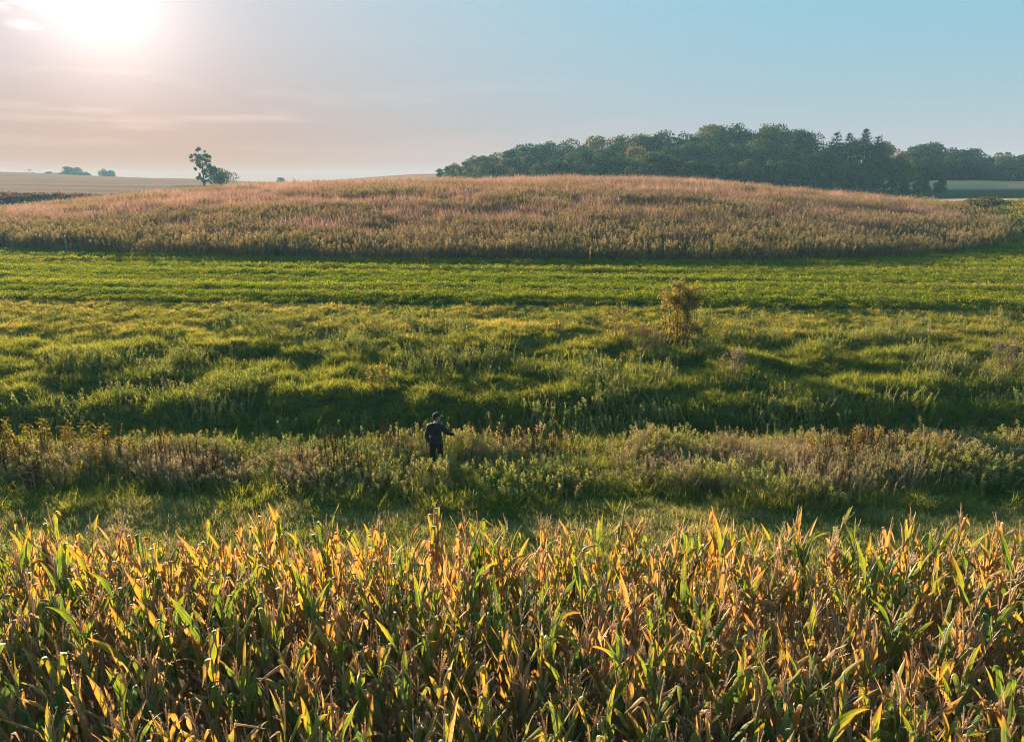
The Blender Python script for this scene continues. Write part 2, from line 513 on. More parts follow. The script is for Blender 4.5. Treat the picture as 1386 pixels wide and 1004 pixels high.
def gn_tree(coll):
    ng = bpy.data.node_groups.new('scatter_' + coll.name, 'GeometryNodeTree')
    ng.interface.new_socket('Geometry', in_out='INPUT', socket_type='NodeSocketGeometry')
    ng.interface.new_socket('Geometry', in_out='OUTPUT', socket_type='NodeSocketGeometry')
    N = ng.nodes.new; L = ng.links.new
    gi = N('NodeGroupInput'); go = N('NodeGroupOutput')
    ip = N('GeometryNodeInstanceOnPoints'); ci = N('GeometryNodeCollectionInfo')
    ci.inputs['Collection'].default_value = coll
    ci.inputs['Separate Children'].default_value = True
    ci.inputs['Reset Children'].default_value = True
    ip.inputs['Pick Instance'].default_value = True

    def named(n, t):
        a = N('GeometryNodeInputNamedAttribute'); a.data_type = t; a.inputs['Name'].default_value = n
        return a.outputs['Attribute']
    L(gi.outputs[0], ip.inputs['Points']); L(ci.outputs[0], ip.inputs['Instance'])
    L(named('idx', 'INT'), ip.inputs['Instance Index'])
    L(named('rot', 'FLOAT_VECTOR'), ip.inputs['Rotation'])
    L(named('scl', 'FLOAT_VECTOR'), ip.inputs['Scale'])
    L(ip.outputs[0], go.inputs[0])
    return ng


def scatter(name, protos, pts, tint, label, cat, scl=(0.8, 1.2), tilt=0.12, wind=0.0, zs=None, group=None):
    n = len(pts)
    coll = bpy.data.collections.new(name + '_pieces')
    for i, me in enumerate(protos):
        coll.objects.link(bpy.data.objects.new('%s_piece_%02d' % (name, i), me))
    me = bpy.data.meshes.new(name)
    me.vertices.add(n); me.vertices.foreach_set('co', pts.astype(np.float32).ravel())
    rot = np.stack([rng.normal(0, tilt, n), rng.normal(0, tilt, n) + wind, rng.uniform(0, 6.283, n)], -1)
    s = rng.uniform(scl[0], scl[1], n)
    sc = np.stack([s, s, s * (1 if zs is None else zs)], -1)
    a = me.attributes.new('rot', 'FLOAT_VECTOR', 'POINT'); a.data.foreach_set('vector', rot.astype(np.float32).ravel())
    a = me.attributes.new('scl', 'FLOAT_VECTOR', 'POINT'); a.data.foreach_set('vector', sc.astype(np.float32).ravel())
    a = me.attributes.new('idx', 'INT', 'POINT'); a.data.foreach_set('value', rng.integers(0, len(protos), n).astype(np.int32))
    a = me.attributes.new('tint', 'FLOAT', 'POINT'); a.data.foreach_set('value', np.clip(tint, 0, 1).astype(np.float32))
    me.materials.append(protos[0].materials[0])
    o = link(name, me)
    md = o.modifiers.new('scatter', 'NODES'); md.node_group = gn_tree(coll)
    tag(o, label, cat, group, 'stuff')
    return o


def tuft(nb, rad, h, w, lean, segs=3, mat=None, droop=0.5, jitter=0.35, mi=0, mb=None):
    """a patch of blades; each blade a tapering curved strip"""
    own = mb is None
    mb = mb or MB()
    for _ in range(nb):
        a = random.uniform(0, 6.283); r = rad * math.sqrt(random.random())
        bx, by = r * math.cos(a), r * math.sin(a)
        hh = h * random.uniform(1 - jitter, 1 + jitter); ww = w * random.uniform(0.7, 1.3)
        da = a + random.uniform(-3.1, 3.1) * random.random() ** .5; l0 = lean * random.uniform(0.2, 1.2); dr = droop * random.uniform(0.3, 1.4)
        fa = random.uniform(0, 3.1416); sx, sy = math.cos(fa) * ww / 2, math.sin(fa) * ww / 2
        vs = []; fs = []; av = []; p = Vector((bx, by, -0.04)); th = l0
        for i in range(segs + 1):
            s = i / segs
            k = 1 - s ** 1.6
            if i < segs:
                vs += [(p.x - sx * k, p.y - sy * k, p.z), (p.x + sx * k, p.y + sy * k, p.z)]; av += [s, s]
            else:
                vs.append(tuple(p)); av.append(1.0)
            st = hh / segs
            p = p + Vector((math.cos(da) * math.sin(th), math.sin(da) * math.sin(th), math.cos(th))) * st
            th += dr / segs * 1.6
        for i in range(segs - 1): fs.append((2 * i, 2 * i + 1, 2 * i + 3, 2 * i + 2))
        fs.append((2 * segs - 2, 2 * segs - 1, 2 * segs))
        mb.add(vs, fs, av, mi)
    return mb.mesh('grass_tuft', mat) if own else mb


def leafquad(mb, p, d, l, w, mi=0, av=0.5, fold=0.15):
    """a small pointed leaf of two folded halves"""
    d = Vector(d).normalized(); ref = Vector((0, 0, 1)) if abs(d.z) < 0.9 else Vector((1, 0, 0))
    u = d.cross(ref).normalized(); n = u.cross(d)
    p = Vector(p); m = p + d * l * 0.45
    vs = [p, m + u * w / 2 + n * w * fold, p + d * l, m - u * w / 2 + n * w * fold]
    mb.add(vs, [(0, 1, 2), (0, 2, 3)], av, mi)


def rdir(zmin=-1.0):
    while True:
        z = random.uniform(zmin, 1); a = random.uniform(0, 6.283); r = math.sqrt(max(0, 1 - z * z))
        return Vector((r * math.cos(a), r * math.sin(a), z))


def forb(mat, h=0.9, n=3, leaves=26, ll=0.09, lw=0.025, top=14, topl=0.05, spread=0.12, topspread=0.14):
    """a clump of upright leafy stems with a branching seed head: slot 0 leaves, 1 stem, 2 head"""
    mb = MB()
    for _ in range(n):
        x, y = random.gauss(0, spread), random.gauss(0, spread)
        lx, ly = random.gauss(0, .16), random.gauss(0, .16)
        hh = h * random.uniform(0.75, 1.15)
        P = lambda s: Vector((x + lx * s * hh, y + ly * s * hh, hh * s))
        mb.tube([P(0), P(.5), P(1)], [.007, .006, .003], 3, 1, cap=False)
        for k in range(leaves):
            s = random.uniform(0.12, 0.95); d = rdir(-0.3)
            leafquad(mb, P(s), d, ll * random.uniform(.6, 1.3) * (1.15 - .5 * s), lw, 0, s)
        for k in range(top):
            s = random.uniform(0.78, 1.0); d = rdir(0.0); q = P(s) + d * random.uniform(0, topspread) * (1.2 - s)
            leafquad(mb, q, d, topl * random.uniform(.6, 1.5), topl * .5, 2, 1.0)
    return mb.mesh('forb', mat)


def field_points(n, y0, y1, k=0.80, pad=4.0, maskf=None, xr=None):
    """n random points in the wedge seen by the camera (with a margin at the sides)"""
    out = []
    got = 0
    while got < n:
        y = np.sqrt(rng.uniform(y0 ** 2, y1 ** 2, n * 2)) if y0 > 0 else rng.uniform(y0, y1, n * 2)
        x = rng.uniform(-1, 1, n * 2) * (k * y + pad)
        if xr: m = (x > xr[0]) & (x < xr[1])
        else: m = np.ones_like(x, bool)
        if maskf is not None: m &= rng.random(n * 2) < maskf(x, y)
        out.append(np.stack([x[m], y[m]], -1)); got += int(m.sum())
    p = np.concatenate(out)[:n]
    return p


def on_ground(p, dz=0.0):
    return np.concatenate([p, (H(p[:, 0], p[:, 1]) + dz)[:, None]], 1)


# colours ------------------------------------------------------------
m_bank = leaf_mat('bank_grass', [(0.0, (0.082, 0.130, 0.025)), (0.45, (0.137, 0.185, 0.030)), (0.8, (0.253, 0.253, 0.049)), (1.0, (0.368, 0.300, 0.110))],
                  0.62, 0.0, vcol=(0.29, 0.265, 0.075), vamt=0.35)
m_mown = leaf_mat('mown_grass', [(0.0, (0.125, 0.168, 0.049)), (0.5, (0.239, 0.245, 0.091)), (1.0, (0.420, 0.349, 0.196))], 0.50, 0.0)
m_weed = leaf_mat('weed_leaves', [(0.0, (0.125, 0.215, 0.051)), (0.45, (0.259, 0.312, 0.063)), (0.75, (0.358, 0.312, 0.107)), (1.0, (0.358, 0.250, 0.162))], 0.60, 0.0, tcol=(1.12, 1.0, .55))
m_head = leaf_mat('seed_heads', [(0.0, (0.343, 0.329, 0.086)), (0.5, (0.358, 0.286, 0.129)), (1.0, (0.386, 0.272, 0.200))], 0.50, 0.0, tcol=(1.05, 1.0, .7))
m_rust = leaf_mat('rust_stalks', [(0.0, (0.05, 0.028, 0.018)), (1.0, (0.11, 0.055, 0.03))], 0.2, 0.0)
m_alf = leaf_mat('alfalfa', [(0.0, (0.100, 0.160, 0.016)), (0.5, (0.178, 0.215, 0.026)), (1.0, (0.26, 0.255, 0.052))], 0.55, 0.0)
m_prairie = leaf_mat('prairie_grass', [(0.0, (0.100, 0.090, 0.040)), (0.35, (0.162, 0.109, 0.065)), (0.7, (0.237, 0.141, 0.100)), (1.0, (0.318, 0.195, 0.147))], 0.5, 0.0,
                     vcol=(0.30, 0.18, 0.14), vamt=0.45, tcol=(1.08, 1.0, 0.95))
m_pforb = leaf_mat('prairie_forbs', [(0.0, (0.071, 0.090, 0.028)), (0.5, (0.133, 0.123, 0.043)), (1.0, (0.228, 0.162, 0.095))], 0.45, 0.0)
m_phead = leaf_mat('prairie_heads', [(0.0, (0.22, 0.18, 0.08)), (1.0, (0.38, 0.29, 0.22))], 0.35, 0.0)
m_bean = leaf_mat('bean_leaves', [(0.0, (0.08, 0.10, 0.03)), (0.5, (0.17, 0.165, 0.05)), (1.0, (0.28, 0.22, 0.06))], 0.4, 0.0)
m_thick = leaf_mat('thicket_leaves', [(0.0, (0.06, 0.07, 0.035)), (0.5, (0.11, 0.09, 0.045)), (0.75, (0.15, 0.08, 0.05)), (1.0, (0.18, 0.05, 0.04))], 0.4, 0.0)


# ------------------------------------------------------------------ grass, weeds, crops
def scatter_all():
    # mown strip behind the corn
    pr = [tuft(46, .20, .16, .011, .8, 2, m_mown, .9) for _ in range(4)] + [tuft(40, .22, .10, .013, 1.3, 2, m_mown, .6) for _ in range(3)]
    p = field_points(9000, 11.8, 15.3, .85, 2)
    t = fbm(p[:, 0] * 1.1, p[:, 1] * 1.9, 31) * 1.7 - .45 + rng.normal(0, .15, len(p))
    zs = .6 + 1.3 * fbm(p[:, 0] * 1.4, p[:, 1] * 2.2, 33, 2)
    scatter('mown_grass', pr, on_ground(p), t, 'short dry mown grass strip between the corn and the weeds', 'grass', (.7, 1.25), .2, 0, zs)

    # long green grass of the ditch banks
    pr = [tuft(56, .22, .36, .015, .5, 3, m_bank, 1.3) for _ in range(4)] + [tuft(50, .26, .28, .016, .8, 3, m_bank, 1.5) for _ in range(3)]

    def bankmask(x, y):
        a = sstep(14.2 + .9 * fbm(x * .6, x * 0, 49, 2), 15.2, y) * (1 - sstep(19.5, 20, y)) * (.45 + .55 * sstep(.3, .5, fbm(x * .7, y * .9, 51, 2)))
        b = sstep(19.5, 20, y) * (1 - sstep(0, .5, y - alfalfa_near(x) + 0.6))
        b = b * (0.6 + .4 * (1 - sstep(30, 34, y)))
        return np.maximum(a, b)
    p = field_points(24000, 14.0, 38.5, .82, 4, bankmask)
    hum = np.where(p[:, 1] < 20.2, hummock(p[:, 0] + 33, p[:, 1]), hummock(p[:, 0], p[:, 1])) - .58
    t = 0.26 + .50 * sstep(25.5, 32, p[:, 1]) + .55 * hum * (1 - .6 * sstep(28, 33, p[:, 1])) + .5 * (fbm(p[:, 0] * .5, p[:, 1] * .7, 35, 2) - .5) + rng.normal(0, .10, len(p)) + (rng.random(len(p)) < .05) * .4 + .16 * (p[:, 1] < 19.9)
    tus = fbm(p[:, 0] * 1.6, p[:, 1] * 1.9, 29, 2)
    far_ = sstep(27, 33, p[:, 1])
    zs = np.clip(.92 - .42 * far_ + .5 * hum + 1.4 * (tus - .5) * (1 - .6 * far_), .35, 1.7)
    scatter('bank_grass', pr, on_ground(p), t, 'long green tussocky grass covering the ditch banks', 'grass', (.8, 1.25), .22, 0, zs)

    # coarser drooping tussocks and leafy clumps on the far bank
    pr = [tuft(120, .20, .50, .016, .8, 4, m_bank, 1.9) for _ in range(4)]
    p = field_points(900, 20.5, 33, .82, 4, lambda x, y: sstep(.36, .6, fbm(x * .5, y * .8, 37, 2)) * (1 - .75 * sstep(28, 31, y)))
    t = .30 + .75 * (fbm(p[:, 0] * .6, p[:, 1] * .8, 39, 2) - .4) + rng.normal(0, .12, len(p))
    scatter('tussock_grass', pr, on_ground(p), t, 'drooping grass tussocks dotted over the far ditch bank', 'grass', (.6, 1.2), .15)
    pr = [forb([m_weed, stem_tan, m_head], .55, 6, 22, .07, .03, 8, .035, .2) for _ in range(4)]
    p = field_points(1100, 20.5, 33, .82, 4, lambda x, y: sstep(.48, .66, fbm(x * .3, y * .5, 38, 3)) * (1 - .6 * sstep(27, 32, y)))
    t = .05 + .9 * fbm(p[:, 0] * .5, p[:, 1] * .7, 47, 2) * rng.random(len(p))
    scatter('bank_weeds', pr, on_ground(p), t, 'low leafy weeds scattered through the ditch bank grass', 'weeds', (.6, 1.3), .15)

    # weedy belt round the walker: goldenrod, finer brown stalks, low leafy plants, in patches
    gold = [forb([m_weed, stem_tan, m_head], .95, 3, 34, .085, .020, 30, .045) for _ in range(5)]
    fine = [forb([m_weed, stem_tan, m_head], .85, 7, 9, .06, .012, 22, .03, .22, .10) for _ in range(4)]
    low = [forb([m_weed, stem_tan, m_head], .5, 6, 26, .09, .035, 6, .03, .22) for _ in range(3)]

    def weedmask(x, y):
        edge = 15.9 + 1.5 * (fbm(x * .30, x * 0 + 3, 17, 3) - .5) * 2
        back = 19.0 + 1.2 * (fbm(x * .45, x * 0 + 8, 18, 2) - .5)
        m = sstep(edge - .5, edge + .5, y) * (1 - sstep(back - .5, back + .3, y))
        m = m * (0.15 + .85 * sstep(.38, .55, fbm(x * .45, y * .8, 23, 3)))
        near = np.exp(-((x + 2.0) / .25) ** 2 - ((y - 17.7) / .3) ** 2)
        return m * (1 - near)
    for nm, pr_, n_, lab, seed_, t0, sc_ in (('weeds', gold, 2100, 'goldenrod weeds going to seed in the belt around the walker', 41, -.55, (.6, 1.15)),
                                             ('fine_stalks', fine, 1500, 'thin brownish stalks massed in the weed belt', 45, -.12, (.6, 1.15)),
                                             ('low_weeds', low, 1500, 'low leafy green weeds filling the gaps of the weed belt', 46, -.75, (.7, 1.4))):
        own = lambda x, y: weedmask(x, y) * (.12 + .88 * sstep(.45, .60, fbm(x * .28 + seed_, y * .45, seed_, 3)))
        p = field_points(n_, 14.6, 20.0, .85, 3, own)
        t = fbm(p[:, 0] * .35, p[:, 1] * .6, seed_ + 1, 3) * 1.9 + t0 + rng.normal(0, .15, len(p))
        zs = 0.30 + .85 * fbm(p[:, 0] * .5, p[:, 1] * .7, seed_ + 2, 3)
        zs = zs * (1 - .26 * np.exp(-((p[:, 0] + 1.95) / .7) ** 2 - ((p[:, 1] - 17.2) / .8) ** 2))
        scatter(nm, pr_, on_ground(p), t, lab, 'weeds', sc_, .13, 0, zs)

    # dark rusty seed stalks
    pr = []
    for _ in range(4):
        mb = MB()
        for k in range(2):
            x, y = random.gauss(0, .06), random.gauss(0, .06); h = random.uniform(.75, 1.1); lx = random.gauss(0, .08)
            mb.tube([(x, y, 0), (x + lx * .5, y, h * .5), (x + lx, y, h)], [.008, .008, .004], 3, 0, cap=False)
            for q in range(60):
                s = random.uniform(.5, 1); d = rdir(-.2)
                leafquad(mb, (x + lx * s, y, h * s), d, random.uniform(.02, .05), .022, 0, 1)
        pr.append(mb.mesh('stalk', m_rust))
    p = field_points(520, 15.2, 19.4, .85, 3, lambda x, y: weedmask(x, y) * sstep(.42, .6, fbm(x * .3, y * .3, 53, 2)))
    scatter('seed_stalks', pr, on_ground(p), rng.random(len(p)), 'dark rust brown seed stalks standing among the weeds', 'weeds', (.6, 1.1), .09)

    # alfalfa
    pr = []
    for _ in range(5):
        mb = MB()
        for k in range(125):
            a = random.uniform(0, 6.283); r = .36 * math.sqrt(random.random())
            leafquad(mb, (r * math.cos(a), r * math.sin(a), random.uniform(.02, .32) * (1 - .5 * (r / .36) ** 2)), rdir(-.1), random.uniform(.055, .09), .045)
        pr.append(mb.mesh('alfalfa_plant', m_alf))

    def alfmask(x, y):
        a = sstep(-.1, .1, y - alfalfa_near(x)) * (1 - sstep(-.02, .03, dome(x, y)))
        lane = 1 - .8 * np.exp(-((y - alfalfa_near(x) - 6 - .04 * x) / .35) ** 2) * sstep(10, 25, x)
        return a * lane
    p = field_points(24000, 33, 70, .80, 5, lambda x, y: alfmask(x, y) * (1 - sstep(56, 60, y) * (x < 36)))
    rows = fbm(p[:, 0] * .03, p[:, 1] * 1.1 + p[:, 0] * .06, 61, 3)
    t = rows * 1.5 - .32 + rng.normal(0, .12, len(p))
    zs = .35 + 1.2 * fbm(p[:, 0] * .06, p[:, 1] * 1.3 + p[:, 0] * .08, 67, 3)
    scatter('alfalfa', pr, on_ground(p), t, 'bright green alfalfa crop in a band below the hill', 'crop', (.8, 1.25), .12, 0, zs)

    # prairie grass on the hill
    pr = [tuft(40, .36, 1.15, .036, .22, 3, m_prairie, .55) for _ in range(4)] + [tuft(36, .40, .95, .038, .35, 3, m_prairie, .8) for _ in range(3)]

    def pmask(x, y): return sstep(0.0, .05, dome(x, y) + .04 * (fbm(x * .2, y * .2, 5, 2) - .5)) * (y < 128) * np.clip(75 / y, 0, 1) ** 1.2
    p = field_points(33000, 50, 128, .82, 6, pmask)
    d = dome(p[:, 0], p[:, 1])
    n1 = fbm(p[:, 0] * .10, p[:, 1] * .16, 71, 4)
    t = .28 + 2.1 * (n1 - .5) + .38 * sstep(.45, .95, d) + .40 * sstep(24, 40, p[:, 0]) * sstep(.06, .25, d) + .25 * sstep(-20, -60, p[:, 0]) + rng.normal(0, .16, len(p))
    zs = (.6 + .8 * fbm(p[:, 0] * .3, p[:, 1] * .4, 77, 2)) * (.5 + .5 * sstep(.05, .28, d))
    scatter('prairie_grass', pr, on_ground(p), t, 'tall tan and pinkish prairie grass covering the rounded hill', 'grass', (.8, 1.3), .1, 0, zs)

    pr = [forb([m_pforb, stem_tan, m_phead], 1.15, 6, 28, .12, .04, 26, .07, .35, .3) for _ in range(5)]

    def fmask(x, y):
        d = dome(x, y)
        front = sstep(-.02, .03, d) * (1 - sstep(.10, .30, d)) * (.25 + .75 * sstep(.38, .55, fbm(x * .35, y * .35, 87, 2)))
        return np.maximum(front, .65 * (d > .05) * sstep(.46, .62, fbm(x * .12, y * .2, 83, 3)) * (1 - .7 * sstep(.7, .95, d))) * (y < 122) * np.clip(75 / y, 0, 1)
    p = field_points(11500, 50, 122, .82, 6, fmask)
    d = dome(p[:, 0], p[:, 1])
    t = .15 + .9 * (fbm(p[:, 0] * .22, p[:, 1] * .3, 91, 3) - .2) + rng.normal(0, .22, len(p)) + .05 * (d < .08)
    scatter('prairie_forbs', pr, on_ground(p), t, 'olive and brown forbs thick along the foot of the prairie hill', 'weeds', (.55, 1.35), .12)

    # beans to the right of the hill
    pr = []
    for _ in range(4):
        mb = MB()
        for k in range(110):
            a = random.uniform(0, 6.283); r = .9 * math.sqrt(random.random())
            leafquad(mb, (r * math.cos(a), r * math.sin(a), random.uniform(.05, .75) * (1 - .4 * r)), rdir(-.2), random.uniform(.2, .36), .2)
        pr.append(mb.mesh('bean_patch', m_bean))
    p = field_points(4200, 72, 105, 1.0, 6, lambda x, y: (x / y > .38) * (dome(x, y) < -.06) * (x / y < .98))
    t = fbm(p[:, 0] * .12, p[:, 1] * .05, 97, 3) * 1.5 - .3 + rng.normal(0, .1, len(p))
    scatter('bean_crop', pr, on_ground(p), t, 'yellowing bean crop beyond the right end of the hill', 'crop', (.8, 1.2))

    # thicket at the far left, dark hedge strip at the far right
    pr = []
    for _ in range(4):
        mb = MB()
        for k in range(170):
            d = rdir(-.2); q = d * random.uniform(.6, 1.0)
            leafquad(mb, (q.x * 1.2, q.y * 1.2, .9 + q.z * 1.0), rdir(), random.uniform(.3, .5), .3)
        pr.append(mb.mesh('thicket_clump', m_thick))
    n = 620
    s = rng.random(n)
    y = 150 + s * 22 + rng.normal(0, 3.2, n) * (1 - s * .6)
    x = -140 + s * 62 + rng.normal(0, 2, n)
    p = np.stack([x, y], -1)
    t = .12 + 1.1 * np.exp(-((x + 108) / 14) ** 2) * (rng.random(n) < .55) + rng.normal(0, .12, n)
    zs = 1.15 - .75 * s
    scatter('thicket', pr, on_ground(p), t, 'dark thicket with red autumn leaves in the far hollow at left', 'bushes', (.8, 1.4), .1, 0, zs)
    n = 130
    s = rng.random(n)
    p = np.stack([px_x(1292, 84) + s * 17 + rng.normal(0, .8, n), 84 + s * 20 + rng.normal(0, .6, n)], -1)
    scatter('hedge_strip', pr, on_ground(p), rng.uniform(0, .5, n), 'dark brushy strip cutting diagonally through the bean crop', 'bushes', (.5, .8), .1)


scatter_all()

# ------------------------------------------------------------------ trees
TREE_RAMP = [(0.0, (0.026, 0.056, 0.034)), (0.35, (0.046, 0.078, 0.036)), (0.65, (0.11, 0.110, 0.038)), (1.0, (0.20, 0.14, 0.05))]
m_tree = leaf_mat('tree_leaves', TREE_RAMP, 0.35, 0.0, src='OBJECT', nscale=0.45, namt=0.22)
m_pine = leaf_mat('pine_needles', [(0.0, (0.018, 0.035, 0.022)), (1.0, (0.035, 0.055, 0.028))], 0.15, 0.0, src='OBJECT')


def trunk_mesh(h, r, limbs, seed):
    rd = random.Random(seed); mb = MB()
    path = [(0, 0, -.5)]; x = y = 0
    for i in range(1, 7):
        x += rd.gauss(0, .12 * h / 12); y += rd.gauss(0, .12 * h / 12); path.append((x, y, h * i / 6))
    mb.tube(path, [r * 1.25, r, r * .85, r * .72, r * .55, r * .35, r * .12], 7)
    for k in range(limbs):
        s = rd.uniform(.3, .85); i = int(s * 6); f = s * 6 - i
        b = Vector(path[i]).lerp(Vector(path[min(i + 1, 6)]), f)
        a = rd.uniform(0, 6.283); l = h * rd.uniform(.22, .4) * (1.15 - s)
        d = Vector((math.cos(a), math.sin(a), rd.uniform(.5, 1.1))).normalized()
        mb.tube([b, b + d * l * .5, b + d * l + Vector((0, 0, l * .15))], [r * .4 * (1.1 - s), r * .28 * (1.1 - s), .02], 5)
    return mb.mesh('trunk', bark, True)


def crown_mesh(h, z0, rx, lobes, n, ls, seed, hollow=.55, flat=1.0):
    rd = random.Random(seed); mb = MB(); L = []
    if not isinstance(lobes, int):
        for (x, y, z, r) in lobes: L += [(Vector((x, y, z)), r)] * max(1, int(r * r * 3))
        lobes = 0
    for k in range(lobes):
        a = rd.uniform(0, 6.283); zz = rd.uniform(0, 1)
        prof_ = math.sqrt(max(0.05, 1 - (2 * zz - .85) ** 2 / 1.4))
        r = rx * prof_ * rd.uniform(.35, .85)
        L.append((Vector((r * math.cos(a), r * math.sin(a), z0 + (h - z0) * (.08 + .80 * zz))), rx * rd.uniform(.28, .5)))
    for k in range(n):
        c, r = rd.choice(L)
        while True:
            d = Vector((rd.gauss(0, 1), rd.gauss(0, 1), rd.gauss(.15, 1)))
            if d.length > .1: break
        d.normalize()
        p = c + Vector((d.x, d.y, d.z * .8 * flat)) * r * (rd.uniform(hollow, 1.0) ** .6) * (1 + (rd.random() < .06) * .25)
        o = (d * .8 + Vector((rd.gauss(0, 1), rd.gauss(0, 1), rd.gauss(0, 1))) * .6)
        u = o.cross(Vector((rd.gauss(0, 1), rd.gauss(0, 1), rd.gauss(0, 1)))).normalized()
        w = o.cross(u).normalized(); s = ls * rd.uniform(.6, 1.35)
        mb.add([p - u * s * .5, p - w * s * .32, p + u * s * .55, p + w * s * .32], [(0, 1, 2, 3)], .5)
    return mb.mesh('crown', m_tree)


def make_tree(h, rx, z0, lobes, n, ls, seed, trunk_r=.22, limbs=7, flat=1.0, hollow=.55):
    root = bpy.data.objects.new('broadleaf_tree', None); root.empty_display_size = 1
    t = bpy.data.objects.new('trunk', trunk_mesh(h * .86, trunk_r, limbs, seed)); t.parent = root
    c = bpy.data.objects.new('crown', crown_mesh(h, z0, rx, lobes, n, ls, seed + 50, hollow, flat)); c.parent = root
    return root


def make_pine(h, seed):
    rd = random.Random(seed)
    root = bpy.data.objects.new('pine_tree', None); root.empty_display_size = 1
    mb = MB(); mb.tube([(0, 0, -.5), (0.05, 0, h * .5), (0, 0, h)], [.22, .14, .03], 6)
    t = bpy.data.objects.new('trunk', mb.mesh('trunk', bark, True)); t.parent = root
    mb = MB(); z = h * .25
    while z < h * .98:
        s = (z / h - .25) / .75; L = (3.9 * (1 - s) ** .8 + .25) * rd.uniform(.7, 1.15)
        for k in range(rd.randint(6, 9)):
            a = rd.uniform(0, 6.283); l = L * rd.uniform(.55, 1.1); up = rd.uniform(-.15, .3)
            for q in range(int(10 + l * 9)):
                f = rd.uniform(.15, 1)
                p = Vector((math.cos(a) * l * f, math.sin(a) * l * f, z + up * l * f + rd.gauss(0, .12)))
                d = Vector((math.cos(a + rd.gauss(0, .7)), math.sin(a + rd.gauss(0, .7)), rd.uniform(.0, .7)))
                leafquad(mb, p, d, rd.uniform(.4, .7), .22)
        z += h * rd.uniform(.035, .06)
    c = bpy.data.objects.new('crown', mb.mesh('crown', m_pine)); c.parent = root
    return root


def plant_tree(proto, name, px, y, top_py=None, hgt=None, rz=None, tint=.3, label='', cat='tree', group=None, wide=1.0, native=12.0):
    x = px_x(px, y, 6); z = h1(x, y)
    if top_py is not None: hgt = z_for_py(top_py, y) - z
    s = hgt / native
    o = copy_tree(proto, (x, y, z - .1), random.uniform(0, 6.283) if rz is None else rz, (s * wide, s * wide, s))
    o.name = name
    for ch in o.children:
        ch.color = (min(1, max(0, tint)), random.random(), 0, 1)
    tag(o, label, cat, group)
    return o


ORD = ['first', 'second', 'third', 'fourth', 'fifth', 'sixth', 'seventh', 'eighth', 'ninth', 'tenth', 'eleventh', 'twelfth', 'thirteenth', 'fourteenth',
       'fifteenth', 'sixteenth', 'seventeenth', 'eighteenth', 'nineteenth', 'twentieth']
TENS = {20: 'twenty', 30: 'thirty', 40: 'forty', 50: 'fifty', 60: 'sixty', 70: 'seventy', 80: 'eighty', 90: 'ninety'}
TENTH = {20: 'twentieth', 30: 'thirtieth', 40: 'fortieth', 50: 'fiftieth', 60: 'sixtieth', 70: 'seventieth', 80: 'eightieth', 90: 'ninetieth'}


def ordinal(i):
    if i <= 20: return ORD[i - 1]
    t = i // 10 * 10
    return TENTH[t] if i == t else TENS[t] + '-' + ORD[i - t - 1]


def interp(x, pts):
    return float(np.interp(x, [p[0] for p in pts], [p[1] for p in pts]))


SKYLINE = [(592, 231), (640, 214), (700, 202), (740, 192), (765, 184), (800, 188), (850, 183), (900, 178), (950, 173), (1000, 171), (1050, 174), (1080, 184), (1110, 191), (1190, 196), (1215, 196), (1250, 196), (1290, 203), (1340, 209), (1400, 213), (1480, 214)]


